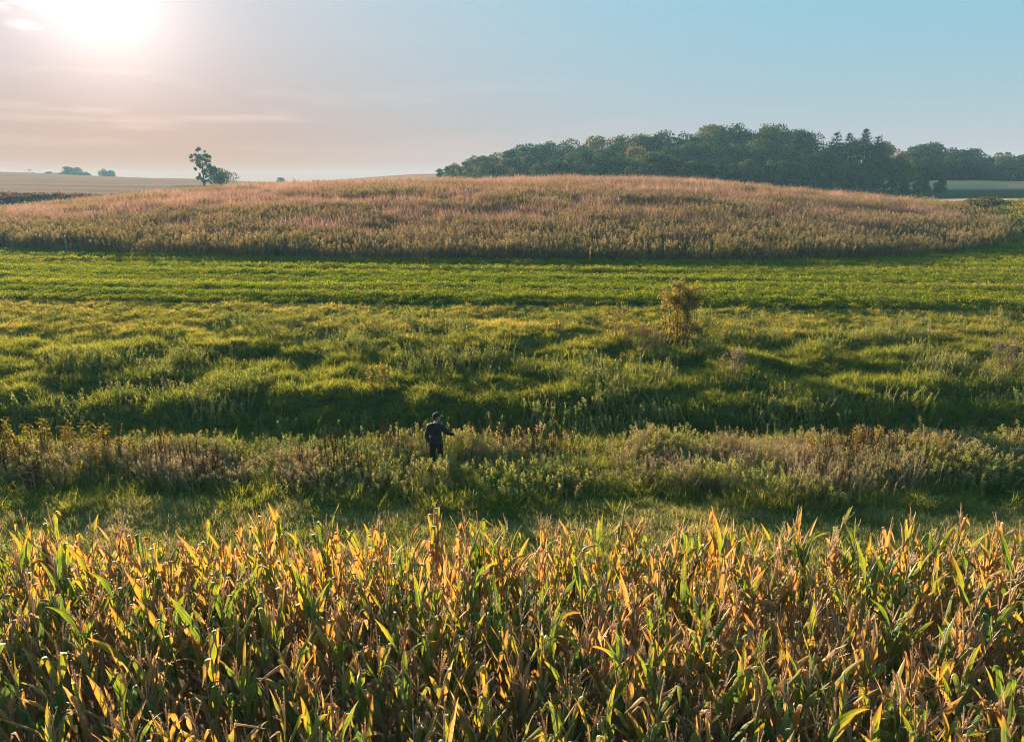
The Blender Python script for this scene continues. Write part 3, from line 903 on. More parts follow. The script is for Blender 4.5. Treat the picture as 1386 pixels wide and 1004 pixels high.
def build_wood():
    protos = [make_tree(12, 5.6, 1.0, 26, 6000, .52, 100 + i) for i in range(4)]
    protos += [make_tree(12, 4.6, .8, 22, 5000, .50, 110 + i) for i in range(2)]
    young = [make_tree(12, 5.2, .2, 20, 4000, .62, 120 + i, .2, 5) for i in range(3)]
    sparse = make_tree(12, 5.0, 4.0, 11, 850, .55, 133, .24, 16, .8, .3)
    grp = 'trees of the wood behind the hill'
    tone = lambda t: 'dark green' if t < .25 else 'green' if t < .45 else 'olive' if t < .65 else 'yellow-brown'
    # skyline row
    px = 596; i = 0
    while px < 1470:
        i += 1
        far = px > 1205
        y = (262 if px < 760 else 240) + random.uniform(-6, 6) + (22 if far else 0)
        top = interp(px, SKYLINE) + random.uniform(-6, 2)
        t = min(1, max(.05, random.gauss(.46, .26)))
        pr = random.choice(young if px < 720 or px > 1205 else protos)
        if 975 < px < 1000: pr = sparse
        plant_tree(pr, 'broadleaf_tree', px, y, top, tint=t, group=grp, wide=1.25 if px < 720 else random.uniform(.95, 1.2),
                   label='%s broadleaf tree on the skyline row of the wood, %s from its left end' % (tone(t), ordinal(i)))
        px += (12 if px < 720 else 23 if px < 1205 else 15) * random.uniform(.75, 1.2)
    # middle row
    px = 612; i = 0
    while px < 1460:
        i += 1
        far = px > 1215
        y = (242 if px < 760 else 214) + random.uniform(-6, 6) + (30 if far else 0)
        top = interp(px, SKYLINE) + (9 if px < 720 else 18 if not far else 12) + random.uniform(-5, 7)
        t = min(.95, max(.0, random.gauss(.34, .25)))
        plant_tree(random.choice(young if px < 720 or px > 1205 else protos), 'broadleaf_tree', px, y, top, tint=t, group=grp, wide=1.2 if px < 720 else random.uniform(.95, 1.2),
                   label='%s broadleaf tree in the middle row of the wood, %s from its left end' % (tone(t), ordinal(i)))
        px += (12 if px < 720 else 23 if px < 1205 else 15) * random.uniform(.75, 1.2)
    # front edge
    px = 604; i = 0
    while px < 1276:
        i += 1
        y = (226 if px < 720 else 200 if px < 860 else 186) + random.uniform(-4, 4)
        sk = interp(px, SKYLINE)
        top = sk + (14 if px < 720 else 30 if px < 900 else 42) + random.uniform(-7, 8)
        t = min(.9, max(.0, random.gauss(.25, .2)))
        plant_tree(random.choice(young + protos[:2]), 'broadleaf_tree', px, y, top, tint=t, group=grp, wide=1.15,
                   label='%s broadleaf tree along the front edge of the wood, %s from its left end' % (tone(t), ordinal(i)))
        px += (12 if px < 720 else 23) * random.uniform(.75, 1.2)
    # low edge scrub trees in front of the right wing
    for i, (px, top) in enumerate([(1290, 240), (1312, 238), (1345, 243), (1372, 240), (1400, 242), (1430, 240)]):
        plant_tree(random.choice(young), 'broadleaf_tree', px, 252 + random.uniform(-3, 3), top, tint=random.uniform(.2, .5), group=grp, wide=1.5,
                   label='low bushy tree below the right wing of the wood, %s from left' % ordinal(i + 1))
    px = 1196; i = 0
    while px < 1470:
        i += 1
        plant_tree(random.choice(young), 'broadleaf_tree', px, 256 + random.uniform(-5, 5), interp(px, SKYLINE) + random.uniform(20, 34), tint=min(.8, max(0, random.gauss(.35, .2))), group=grp, wide=1.5,
                   label='low spreading tree filling the right wing of the wood, %s from its left' % ordinal(i))
        px += 13 * random.uniform(.8, 1.2)
    pines = [make_pine(12, 140 + i) for i in range(3)]
    for i, (px, top, y) in enumerate([(1124, 177, 226), (1142, 179, 218), (1163, 175, 224), (1180, 182, 216)]):
        plant_tree(pines[i % 3], 'pine_tree', px, y, top, tint=random.random() * .6, group='pines rising above the wood', wide=.85,
                   label='dark pine rising above the wood, %s of the four from left' % ordinal(i + 1))
    return protos, young, sparse


def build_far_left(protos, young, sparse):
    lobes = [(-1.9, .3, 9.7, 1.5), (-.3, -.8, 10.5, 1.5), (1.2, .5, 10.1, 1.6), (1.7, -.6, 8.7, 1.4), (-1.6, .5, 8.3, 1.3), (-.2, 1.0, 9.2, 1.6), (.8, .3, 7.0, 1.5), (-.6, 0, 7.4, 1.0),
             (2.2, .2, 6.4, 1.3), (3.3, -.2, 6.9, 1.0), (-1.0, .6, 6.4, .9), (-2.2, -.2, 5.6, .7), (-1.9, .2, 2.7, .6), (-.7, -.4, 3.0, .9), (.4, .5, 4.8, 1.0), (1.3, 0, 3.6, .7), (0, 0, 1.2, .8), (-.5, .2, 1.9, .8)]
    rd = random.Random(5); fine = []
    for (lx, ly, lz, lr) in lobes:
        for q in range(5): fine.append((lx + rd.gauss(0, .55) * lr, ly + rd.gauss(0, .55) * lr, lz + rd.gauss(0, .45) * lr, lr * rd.uniform(.35, .6)))
    tall = make_tree(12, 3.6, 3.6, fine, 5600, .46, 150, .34, 22, 1.0, .1)
    plant_tree(tall, 'broadleaf_tree', 277, 245, 203, tint=.35, rz=0.0, label='tall sparse tree standing alone in the far tan field', wide=1.0)
    bush = make_tree(12, 8.4, .6, 18, 2600, .95, 151, .3, 9, 1.0, .4)
    plant_tree(bush, 'broadleaf_tree', 301, 243, 224, tint=.45, rz=.4, label='short rounded tree at the foot of the tall lone tree', wide=.95)
    g = 'distant trees on the left ridge'
    for px, top, wide, lab in [(37, 233, 2.0, 'small dark bush beside the utility pole on the ridge'), (48, 233, 1.4, 'little bush right of the utility pole on the ridge'),
                               (70, 232, 1.6, 'low bush left of the broad distant tree on the ridge'), (94, 225, 1.5, 'broad domed distant tree on the left ridge'),
                               (106, 226, 1.4, 'right half of the broad distant tree pair on the left ridge'),
                               (118, 232, 1.2, 'small tree just right of the broad distant trees'), (145, 228, 1.0, 'loose-crowned small tree alone on the left ridge'),
                               (153, 230, 1.0, 'smaller neighbour of the loose-crowned tree on the ridge')]:
        plant_tree(random.choice(young), 'broadleaf_tree', px, 520, top, tint=random.uniform(.25, .6), group=g, wide=wide, label=lab)
    plant_tree(random.choice(young), 'broadleaf_tree', 381, 480, 240, tint=.4, group=g, wide=1.8, label='tiny distant bush on the ridge right of the lone tree')
    plant_tree(random.choice(young), 'broadleaf_tree', 184, 140, 260, tint=.25, wide=.8, label='small green shrub at the right tip of the far thicket', cat='shrub')
    # utility pole
    y = 520; x = px_x(42, y, 12); z = h1(x, y)
    u = empty('utility_pole', (x, y, z - .5), .3)
    tag(u, 'wooden utility pole with a crossarm on the left ridge', 'utility pole')
    mb = MB(); mb.tube([(0, 0, 0), (0, 0, 9.5)], [.2, .14], 8); link('pole', mb.mesh('pole', bark, True), u)
    mb = MB(); mb.box((0, .2, 8.6), (1.7, .08, .12)); link('crossarm', mb.mesh('crossarm', bark), u)
    for k in (-1.5, -.7, .7, 1.5):
        mb = MB(); mb.tube([(k, .2, 8.7), (k, .2, 9.0)], [.07, .05], 6); link('insulator', mb.mesh('insulator', wood_grey), u)


build_far_left(*build_wood())


# ------------------------------------------------------------------ shrubs and single plants near the ditch
m_shrub = leaf_mat('shrub_leaves', [(0.0, (0.188, 0.194, 0.062)), (0.5, (0.362, 0.281, 0.094)), (1.0, (0.400, 0.237, 0.100))], .55, .0, src='OBJECT', nscale=3.0, namt=.5)
m_dry = leaf_mat('dry_twigs', [(0.0, (0.16, 0.11, 0.08)), (0.5, (0.22, 0.13, 0.085)), (1.0, (0.42, 0.36, 0.28))], .3, .0, src='OBJECT')
m_yleaf = leaf_mat('yellowing_leaves', [(0.0, (0.10, 0.13, 0.03)), (0.42, (0.22, 0.20, 0.04)), (0.6, (0.42, 0.30, 0.035)), (1.0, (0.18, 0.10, 0.05))], .5, .0, src='OBJECT', nscale=5.0, namt=.6)
m_wilt = leaf_mat('wilted_leaves', [(0.0, (0.05, 0.03, 0.02)), (1.0, (0.08, 0.05, 0.03))], .25, .0, src='OBJECT')


def shrub(name, px, y, h, rx, n, ll, lw, leafm, stemm, tint, label, stems=9, seed=0, zb=.12, upright=.8):
    rd = random.Random(seed); x = px_x(px, y, 0); z = h1(x, y)
    root = empty(name, (x, y, z)); tag(root, label, 'shrub')
    sm = MB(); paths = []
    for k in range(stems):
        a = rd.uniform(0, 6.283); r = rx * math.sqrt(rd.random()) * .95; hh = h * rd.uniform(.7, 1.0) * (1 - .22 * (r / rx) ** 2)
        P = [Vector((.42 * r * math.cos(a), .42 * r * math.sin(a), -.1)), Vector((r * .85 * math.cos(a), r * .85 * math.sin(a), hh * .45)), Vector((r * upright * math.cos(a), r * upright * math.sin(a), hh))]
        sm.tube(P, [.016, .011, .004], 4, cap=False); paths.append(P)
        for q in range(4):
            s = rd.uniform(.3, .9); b = P[1].lerp(P[2], s) if s > .45 else P[0].lerp(P[1], s / .45)
            e = b + Vector((rd.gauss(0, .16), rd.gauss(0, .16), rd.uniform(.1, .3))) * h * .5
            sm.tube([b, e], [.006, .003], 3, cap=False); paths.append([b, b.lerp(e, .5), e])
    link('stems', sm.mesh('stems', stemm), root)
    lm = MB()
    for k in range(n):
        P = rd.choice(paths); s = rd.uniform(zb, 1)
        b = P[0].lerp(P[1], s * 2) if s < .5 else P[1].lerp(P[2], s * 2 - 1)
        b = b + Vector((rd.gauss(0, .05), rd.gauss(0, .05), rd.gauss(0, .05)))
        leafquad(lm, b, Vector((rd.gauss(0, 1), rd.gauss(0, 1), rd.gauss(-.1, .7))), ll * rd.uniform(.6, 1.3), lw * rd.uniform(.7, 1.3))
    lf = link('foliage', lm.mesh('foliage', leafm), root); lf.color = (tint, 0, 0, 1)
    return root


def near_plants():
    shrub('leafy_shrub', 920, 29.2, 3.0, 1.05, 7500, .12, .06, m_shrub, bark, .30, 'tall upright shrub with golden brown leaves on the ditch bank', 34, 1)
    shrub('dry_brush', 872, 28.6, 1.25, 1.0, 2200, .11, .03, m_dry, stem_tan, .5, 'low reddish brown brush left of the tall golden shrub', 34, 2, .2, .95)
    shrub('leafy_shrub', 836, 29.0, 1.5, 1.1, 900, .09, .055, m_shrub, stem_tan, .3, 'loose yellow-green shrub left of the reddish brown brush', 12, 3)
    shrub('withered_plant', 992, 24.6, 1.35, .5, 700, .10, .035, m_dry, stem_tan, .75, 'pale withered plant on the dark bank right of the tall shrub', 14, 4)
    shrub('withered_plant', 1368, 25.2, 1.7, .9, 1100, .10, .04, m_dry, stem_tan, .6, 'tall brown withered shrub at the right edge of the bank', 18, 5)
    shrub('withered_plant', 512, 23.6, .95, .6, 700, .12, .035, m_shrub, stem_tan, .2, 'small yellow-green bush on the dark far bank left of centre', 12, 6)
    shrub('wilted_plant', 36, 15.9, .95, .3, 60, .22, .10, m_wilt, stem_tan, .3, 'wilted plant with dark hanging leaves near the left edge', 5, 7)
    # lone dead stalk
    x = px_x(866, 24.9, 0); y = 24.9; z = h1(x, y)
    r = empty('dead_stalk', (x, y, z)); tag(r, 'thin bleached dead stalk with a seed head below the brown brush', 'plant')
    mb = MB(); mb.tube([(0, 0, -.1), (.02, 0, .6), (0, 0, 1.15)], [.016, .014, .009], 5); link('stem', mb.mesh('stem', stem_pale), r)
    mb = MB()
    for k in range(70):
        d = rdir(-.2); leafquad(mb, (0, 0, 1.14), d, random.uniform(.1, .24), .04)
    o = link('seed_head', mb.mesh('seed_head', m_dry), r); o.color = (.5, 0, 0, 1)
    # yellowing broadleaf plants in the weeds
    protos = []
    for k in range(4):
        rd = random.Random(200 + k); root = bpy.data.objects.new('broadleaf_weed', None); root.empty_display_size = .2
        mb = MB(); lv = MB(); h = rd.uniform(1.1, 1.35)
        for b in range(3):
            a = rd.uniform(0, 6.283); q = .22
            P = [Vector((0, 0, -.05)), Vector((q * .5 * math.cos(a), q * .5 * math.sin(a), h * .5)), Vector((q * math.cos(a), q * math.sin(a), h * rd.uniform(.8, 1)))]
            mb.tube(P, [.012, .009, .004], 4, cap=False)
            for j in range(22):
                s = rd.uniform(.25, 1); c = P[0].lerp(P[1], s * 2) if s < .5 else P[1].lerp(P[2], s * 2 - 1)
                aa = rd.uniform(0, 6.283)
                leafquad(lv, c, (math.cos(aa), math.sin(aa), rd.uniform(-.9, .5)), rd.uniform(.10, .20), rd.uniform(.045, .095))
        s_ = bpy.data.objects.new('stems', mb.mesh('stems', stem_tan)); s_.parent = root
        l_ = bpy.data.objects.new('leaves', lv.mesh('leaves', m_yleaf)); l_.parent = root
        protos.append(root)
    spots = [(8, 17.6, .35), (30, 18.0, .6), (58, 18.2, .45), (78, 17.4, .8), (98, 18.3, .55), (118, 17.6, .9), (140, 18.1, .6), (155, 17.3, .75), (112, 16.6, .3), (60, 16.7, .4), (20, 16.9, .9), (44, 18.9, .5), (70, 19.0, .35), (88, 18.8, .65), (105, 19.1, .5), (126, 18.8, .4), (150, 18.6, .55), (172, 18.2, .65), (190, 17.5, .45), (5, 18.8, .5), (134, 16.9, .8),
             (1092, 17.8, .7), (1120, 18.2, .6), (1165, 17.9, .55), (1196, 18.3, .75), (1224, 18.0, .6), (1252, 18.2, .5), (1278, 17.8, .7), (1330, 18.4, .6), (1365, 18.1, .4)]
    nl = nr = 0
    for i, (px, y, t) in enumerate(spots):
        x = px_x(px, y, -1); o = copy_tree(protos[i % 4], (x, y, h1(x, y)), random.uniform(0, 6.283), random.uniform(.75, 1.15) * (1.02 if px < 600 else .9))
        o.children[1].color = (t, 0, 0, 1); o.children[0].color = (t, 0, 0, 1)
    # labels by side and order
        order = sorted([s for s in spots if (s[0] < 600) == (px < 600)])
        k = order.index((px, y, t)) + 1
        tone = 'browning' if t > .7 else 'yellow' if t > .45 else 'yellow-green'
        side = 'left thicket of broadleaf weeds' if px < 600 else 'right belt of broadleaf weeds'
        tag(o, '%s-leaved tall weed in the %s, %s from left' % (tone, side, ordinal(k)), 'plant', 'tall broadleaf weeds')
    # fence post at the far edge of the alfalfa
    x = px_x(92, 56.2, 1); z = h1(x, 56.2)
    r = empty('fence_post', (x, 56.2, z)); tag(r, 'thin pale metal fence post at the left edge of the alfalfa', 'post')
    mb = MB(); mb.box((0, 0, .7), (.035, .012, .85)); mb.box((0, -.03, .7), (.010, .022, .85)); link('post', mb.mesh('post', plain_mat('galvanised', (.28, .31, .28), .6)), r)
    mb = MB(); mb.box((0, 0, 1.6), (.045, .03, .06)); link('cap', mb.mesh('cap', plain_mat('white_cap', (.7, .72, .7), .6)), r)


near_plants()


# ------------------------------------------------------------------ the walker
def person():
    x = px_x(590, 17.8, -.4); y = 17.8; z = h1(x, y) - .03
    skin = plain_mat('skin', (.42, .25, .18), .55, 20, .08); cloth = plain_mat('black_jacket', (.016, .016, .018), .85, 30, .3)
    jean = plain_mat('dark_trousers', (.02, .021, .026), .9, 30, .3); capm = plain_mat('black_cap', (.012, .012, .014), .8, 30, .3)
    hairm = plain_mat('dark_hair', (.03, .02, .014), .6, 60, .4)

    def skinned(joints, edges, radii, sub=2, root=0):
        me = bpy.data.meshes.new('skin_base'); me.from_pydata(joints, edges, []); o = bpy.data.objects.new('skin_base', me); COL.objects.link(o)
        md = o.modifiers.new('s', 'SKIN'); md.use_smooth_shade = True
        for i, sv in enumerate(me.skin_vertices[0].data):
            r = radii[i]; sv.radius = r if hasattr(r, '__len__') else (r, r); sv.use_root = (i == root)
        ss = o.modifiers.new('u', 'SUBSURF'); ss.levels = sub; ss.render_levels = sub
        dg = bpy.context.evaluated_depsgraph_get(); dg.update()
        m2 = bpy.data.meshes.new_from_object(o.evaluated_get(dg))
        vs = [v.co.copy() for v in m2.vertices]; fs = [tuple(p.vertices) for p in m2.polygons]
        bpy.data.objects.remove(o); bpy.data.meshes.remove(m2)
        return vs, fs

    def fuse(mb, name, mat, vox):
        o = bpy.data.objects.new('f', mb.mesh('f', mat)); COL.objects.link(o)
        md = o.modifiers.new('r', 'REMESH'); md.mode = 'VOXEL'; md.voxel_size = vox; md.use_smooth_shade = True
        s = o.modifiers.new('sm', 'SMOOTH'); s.iterations = 2; s.factor = .5
        dg = bpy.context.evaluated_depsgraph_get(); dg.update()
        me = bpy.data.meshes.new_from_object(o.evaluated_get(dg)); me.name = name
        bpy.data.objects.remove(o)
        if not me.materials: me.materials.append(mat)
        return me
    # the figure faces +y (away from the camera), its head turned to +x; forward = +y, right hand = +x
    J = dict(pel=(0, 0, .95), sp1=(0, .01, 1.10), sp2=(0, .0, 1.27), chest=(0, -.01, 1.40), neck=(.005, .015, 1.50), hb=(.01, .03, 1.57),
             sr=(.17, .0, 1.41), er=(.34, .10, 1.20), wr=(.42, .30, 1.10), sl=(-.17, 0, 1.41), el=(-.26, -.03, 1.13), wl=(-.22, .12, .92),
             hr=(.095, 0, .90), kr=(.11, .05, .50), ar=(.12, -.03, .09), tr=(.13, .12, .03), hl=(-.095, 0, .90), kl=(-.10, -.02, .50), al=(-.11, -.12, .10), tl=(-.11, .03, .03))
    K = list(J); ix = {k: i for i, k in enumerate(K)}
    E = [('pel', 'sp1'), ('sp1', 'sp2'), ('sp2', 'chest'), ('chest', 'neck'), ('neck', 'hb'), ('chest', 'sr'), ('sr', 'er'), ('er', 'wr'), ('chest', 'sl'), ('sl', 'el'), ('el', 'wl'),
         ('pel', 'hr'), ('hr', 'kr'), ('kr', 'ar'), ('ar', 'tr'), ('pel', 'hl'), ('hl', 'kl'), ('kl', 'al'), ('al', 'tl')]
    rad = dict(pel=(.15, .10), sp1=(.14, .10), sp2=(.155, .11), chest=(.16, .11), neck=.06, hb=.058, sr=.068, er=.046, wr=.032, sl=.068, el=.046, wl=.032,
               hr=.088, kr=.058, ar=.042, tr=.036, hl=.088, kl=.058, al=.042, tl=.036)
    mb = MB(); vs, fs = skinned([J[k] for k in K], [(ix[a], ix[b]) for a, b in E], [rad[k] for k in K]); mb.add(vs, fs)
    # head turned towards +x and a little away
    hc = Vector((.02, .045, 1.665)); yaw = R(-62)     # face direction measured from +y
    fwd = Vector((math.sin(-yaw), math.cos(-yaw), 0)); side = Vector((fwd.y, -fwd.x, 0))

    def hp(f, s, u): return hc + fwd * f + side * s + Vector((0, 0, u))
    hv = []; hf = []; nu, nv = 20, 14
    for j in range(nv + 1):
        ph = math.pi * j / nv
        for i in range(nu):
            th = 2 * math.pi * i / nu
            f = math.sin(ph) * math.cos(th); s = math.sin(ph) * math.sin(th); u = math.cos(ph)
            jaw = 1 - .26 * max(0, -u) ** 1.2
            ff = .098 * f * (jaw if f < 0 else 1 - .10 * max(0, -u)); 
            hv.append(hp(ff + (.012 if f > .3 and u < -.2 else 0), .076 * s * jaw, .122 * u))
    for j in range(nv):
        for i in range(nu): hf.append((j * nu + i, j * nu + (i + 1) % nu, (j + 1) * nu + (i + 1) % nu, (j + 1) * nu + i))
    mb.add(hv, hf)
    mb.tube([hp(.088, 0, .025), hp(.106, 0, -.008), hp(.118, 0, -.028), hp(.098, 0, -.036)], [.010, .014, .017, .010], 6)       # nose
    mb.tube([hp(.090, -.03, .028), hp(.098, 0, .036), hp(.090, .03, .028)], [.010, .012, .010], 6)                                    # brow
    mb.tube([hp(.094, -.022, -.060), hp(.102, 0, -.060), hp(.094, .022, -.060)], [.008, .010, .008], 6)                               # lips
    mb.tube([hp(.075, 0, -.105), hp(.092, 0, -.098)], [.026, .018], 6)                                                               # chin
    for sg in (-1, 1): mb.tube([hp(-.005, sg * .078, .022), hp(-.012, sg * .090, .0), hp(-.002, sg * .080, -.032)], [.012, .018, .010], 6)   # ears
    # hands: palm, four unequal fingers, thumb from the palm's side
    for w, e, cur in ((Vector(J['wr']), Vector(J['er']), .35), (Vector(J['wl']), Vector(J['el']), .6)):
        d = (w - e).normalized(); u = d.cross(Vector((0, 0, 1))).normalized(); n = u.cross(d)
        if n.z > 0: n = -n
        mb.tube([w - d * .02, w + d * .045, w + d * .09], [.028, .036, .034], 8)
        for q, (off, ln) in enumerate(((-.030, .062), (-.010, .076), (.010, .082), (.029, .070))):
            b = w + d * .085 + u * off
            mb.tube([b, b + d * ln * .5 + n * ln * cur * .25, b + d * ln * .8 + n * ln * cur, b + d * ln * .85 + n * ln * cur * 1.6], [.0105, .010, .009, .008], 6)
        b = w + d * .035 - u * .03
        mb.tube([b, b - u * .03 + d * .025 + n * .012, b - u * .036 + d * .055 + n * .028], [.014, .012, .010], 6)
    root = link('person', fuse(mb, 'person', skin, .0085))
    root.location = (x, y, z); root.rotation_euler = (0, 0, R(-8))
    tag(root, 'person in black cap and dark clothes wading through the weeds, head turned right', 'person')
    # clothes: the body's own surface over the covered region, pushed outwards and wrinkled
    bm_ = root.data
    co = np.array([v.co[:] for v in bm_.vertices]); no = np.array([v.normal[:] for v in bm_.vertices])

    def seg_t(p, a, b):
        a = np.array(a); b = np.array(b); d = b - a
        t = ((p - a) @ d) / (d @ d)
        return t, np.linalg.norm(p - a - np.clip(t, 0, 1)[:, None] * d, axis=1)
    tr_, dr_ = seg_t(co, J['er'], J['wr']); tl_, dl_ = seg_t(co, J['el'], J['wl'])
    hand = ((tr_ > .88) & (np.linalg.norm(co - np.array(J['wr']), axis=1) < .26) & (co[:, 0] > .3)) | ((tl_ > .88) & (np.linalg.norm(co - np.array(J['wl']), axis=1) < .26) & (co[:, 0] < -.12) & (co[:, 1] > .06))
    arm = ((dr_ < .09) & (co[:, 0] > .24)) | ((dl_ < .085) & (co[:, 0] < -.185)) | hand
    wr_ = .006 * np.sin(co[:, 2] * 46 + co[:, 0] * 31) * np.sin(co[:, 0] * 53 + co[:, 1] * 38 + 1)

    def cloth_mesh(name, keep, off, mat):
        me = bpy.data.meshes.new(name); idx = -np.ones(len(co), int); idx[keep] = np.arange(keep.sum())
        fs = [tuple(int(idx[i]) for i in p.vertices) for p in bm_.polygons if all(keep[i] for i in p.vertices)]
        vv = (co + no * (off + wr_)[:, None])[keep]
        me.from_pydata(vv.tolist(), [], fs); me.materials.append(mat)
        me.polygons.foreach_set('use_smooth', np.ones(len(fs), bool)); me.update()
        return me
    jk = (co[:, 2] < 1.515) & ((co[:, 2] > .84) | arm) & ~hand
    link('jacket', cloth_mesh('jacket', jk, .022 + .012 * (co[:, 2] < 1.1) * ~arm, cloth), root)
    tk = (co[:, 2] < .98) & (co[:, 2] > .10) & ~arm
    link('trousers', cloth_mesh('trousers', tk, .016 + 0 * co[:, 2], jean), root)
    # boots
    for a, t in (('ar', 'tr'), ('al', 'tl')):
        A = Vector(J[a]); T = Vector(J[t]); mb = MB()
        mb.tube([A + Vector((0, -.02, .08)), A + Vector((0, -.01, 0)), A + Vector((0, .03, -.05)), T + Vector((0, .0, .01)), T + Vector((0, .06, 0))], [.058, .058, .054, .048, .034], 8)
        link('boot', fuse(mb, 'boot', hairm, .012), root)
    # hair behind and below the cap
    mb = MB(); hv = []; hf = []; nu, nv = 18, 7
    for j in range(nv + 1):
        for i in range(nu + 1):
            th = R(75) + R(210) * i / nu; ph = R(55) + R(62) * j / nv
            f = math.sin(ph) * math.cos(th); s = math.sin(ph) * math.sin(th); u = math.cos(ph)
            jaw = 1 - .2 * max(0, -u)
            hv.append(hp(.108 * f * jaw, .086 * s * jaw, .128 * u + .004))
    for j in range(nv):
        for i in range(nu): hf.append((j * (nu + 1) + i, j * (nu + 1) + i + 1, (j + 1) * (nu + 1) + i + 1, (j + 1) * (nu + 1) + i))
    mb.add(hv, hf); link('hair', mb.mesh('hair', hairm, True), root)
    # cap: crown, brim
    mb = MB(); hv = []; hf = []; nu, nv = 24, 8
    for j in range(nv + 1):
        ph = R(84) * j / nv
        for i in range(nu):
            th = 2 * math.pi * i / nu
            hv.append(hp(.114 * math.sin(ph) * math.cos(th) + .002, .092 * math.sin(ph) * math.sin(th), .118 * math.cos(ph) + .026 + (.012 if math.cos(th) > .2 else 0) * math.sin(ph)))
    for j in range(nv):
        for i in range(nu): hf.append((j * nu + i, j * nu + (i + 1) % nu, (j + 1) * nu + (i + 1) % nu, (j + 1) * nu + i))
    mb.add(hv, hf); cp = link('cap', mb.mesh('cap', capm, True), root)
    mb = MB(); hv = []; hf = []; n = 12
    for lay in (0, -.006):
        for i in range(n + 1):
            th = R(-62) + R(124) * i / n
            hv.append(hp(.108 * math.cos(th), .088 * math.sin(th), .042 + lay)); hv.append(hp(.108 * math.cos(th) + .085 * max(0, math.cos(th)) ** .6, .086 * math.sin(th), .026 + lay))
    m = 2 * (n + 1)
    for i in range(n):
        a = 2 * i; hf += [(a, a + 1, a + 3, a + 2), (m + a, m + a + 2, m + a + 3, m + a + 1), (a + 1, m + a + 1, m + a + 3, a + 3)]
    mb.add(hv, hf); link('brim', mb.mesh('brim', capm), cp)


person()


# ------------------------------------------------------------------ corn
def corn_leaf_material():
    m, nt, N, L = new_mat('corn_leaf')
    out = N('ShaderNodeOutputMaterial')
    oi = N('ShaderNodeObjectInfo'); sp = N('ShaderNodeSeparateColor'); L(oi.outputs['Color'], sp.inputs[0])
    va = N('ShaderNodeAttribute'); va.attribute_name = 'v'
    ea = N('ShaderNodeAttribute'); ea.attribute_name = 'across'
    tc = N('ShaderNodeTexCoord')
    ns = N('ShaderNodeTexNoise'); ns.inputs['Scale'].default_value = 7.0; ns.inputs['Detail'].default_value = 6; ns.inputs['Roughness'].default_value = .65; L(tc.outputs['Object'], ns.inputs['Vector'])

    def M(op, a, b=None, c=None, clamp=False):
        n = N('ShaderNodeMath'); n.operation = op; n.use_clamp = clamp
        for i, v in enumerate((a, b, c)):
            if v is None: continue
            if isinstance(v, (int, float)): n.inputs[i].default_value = v
            else: L(v, n.inputs[i])
        return n.outputs[0]
    # how dry: leaf's own dryness + random + towards the tip and edges + blotches
    da = N('ShaderNodeAttribute'); da.attribute_name = 'dry'
    dry = M('MULTIPLY_ADD', M('SUBTRACT', oi.outputs['Random'], .5), .5, da.outputs['Fac'])
    dry = M('ADD', dry, M('MULTIPLY', M('POWER', va.outputs['Fac'], 3.0), .48))
    dry = M('ADD', dry, M('MULTIPLY', M('POWER', ea.outputs['Fac'], 2.0), .22))
    dry = M('ADD', dry, M('MULTIPLY', M('SUBTRACT', ns.outputs['Fac'], .5), 1.15), clamp=True)
    cr = N('ShaderNodeValToRGB'); L(dry, cr.inputs[0])
    e = cr.color_ramp.elements
    cols = [(0.0, (.055, .118, .024)), (.30, (.140, .200, .024)), (.48, (.255, .240, .032)), (.64, (.36, .175, .055)), (1.0, (.36, .235, .165))]
    while len(e) < len(cols): e.new(.5)
    for i, (p, c) in enumerate(cols): e[i].position = p; e[i].color = (*c, 1)
    # fine parallel veins and a paler midrib
    wv = M('SINE', M('MULTIPLY', ea.outputs['Fac'], 38.0))
    vein = M('MULTIPLY_ADD', wv, .07, 1.0)
    rib = M('MULTIPLY', M('LESS_THAN', ea.outputs['Fac'], .09), .5)
    sc = N('ShaderNodeVectorMath'); sc.operation = 'SCALE'; L(cr.outputs[0], sc.inputs[0]); L(vein, sc.inputs['Scale'])
    mx = N('ShaderNodeMix'); mx.data_type = 'RGBA'; L(rib, mx.inputs['Factor']); L(sc.outputs[0], mx.inputs['A']); mx.inputs['B'].default_value = (.36, .36, .18, 1)
    col = mx.outputs['Result']
    df = N('ShaderNodeBsdfDiffuse'); L(col, df.inputs['Color'])
    tr = N('ShaderNodeBsdfTranslucent'); tm = N('ShaderNodeMix'); tm.data_type = 'RGBA'; tm.blend_type = 'MULTIPLY'; tm.inputs['Factor'].default_value = 1
    L(col, tm.inputs['A']); tm.inputs['B'].default_value = (1.35, 1.12, .42, 1); L(tm.outputs['Result'], tr.inputs['Color'])
    ms = N('ShaderNodeMixShader'); ms.inputs[0].default_value = .50; L(df.outputs[0], ms.inputs[1]); L(tr.outputs[0], ms.inputs[2])
    gl = N('ShaderNodeBsdfGlossy'); gl.inputs['Roughness'].default_value = .62; gl.inputs['Color'].default_value = (1, 1, 1, 1)
    bp = N('ShaderNodeBump'); bp.inputs['Strength'].default_value = .35; bp.inputs['Distance'].default_value = .004; L(wv, bp.inputs['Height']); L(bp.outputs[0], gl.inputs['Normal']); L(bp.outputs[0], df.inputs['Normal'])
    fr = N('ShaderNodeFresnel'); fr.inputs['IOR'].default_value = 1.42
    g2 = N('ShaderNodeMixShader'); L(M('MULTIPLY', fr.outputs[0], .24), g2.inputs[0]); L(ms.outputs[0], g2.inputs[1]); L(gl.outputs[0], g2.inputs[2])
    L(g2.outputs[0], out.inputs['Surface'])
    return m


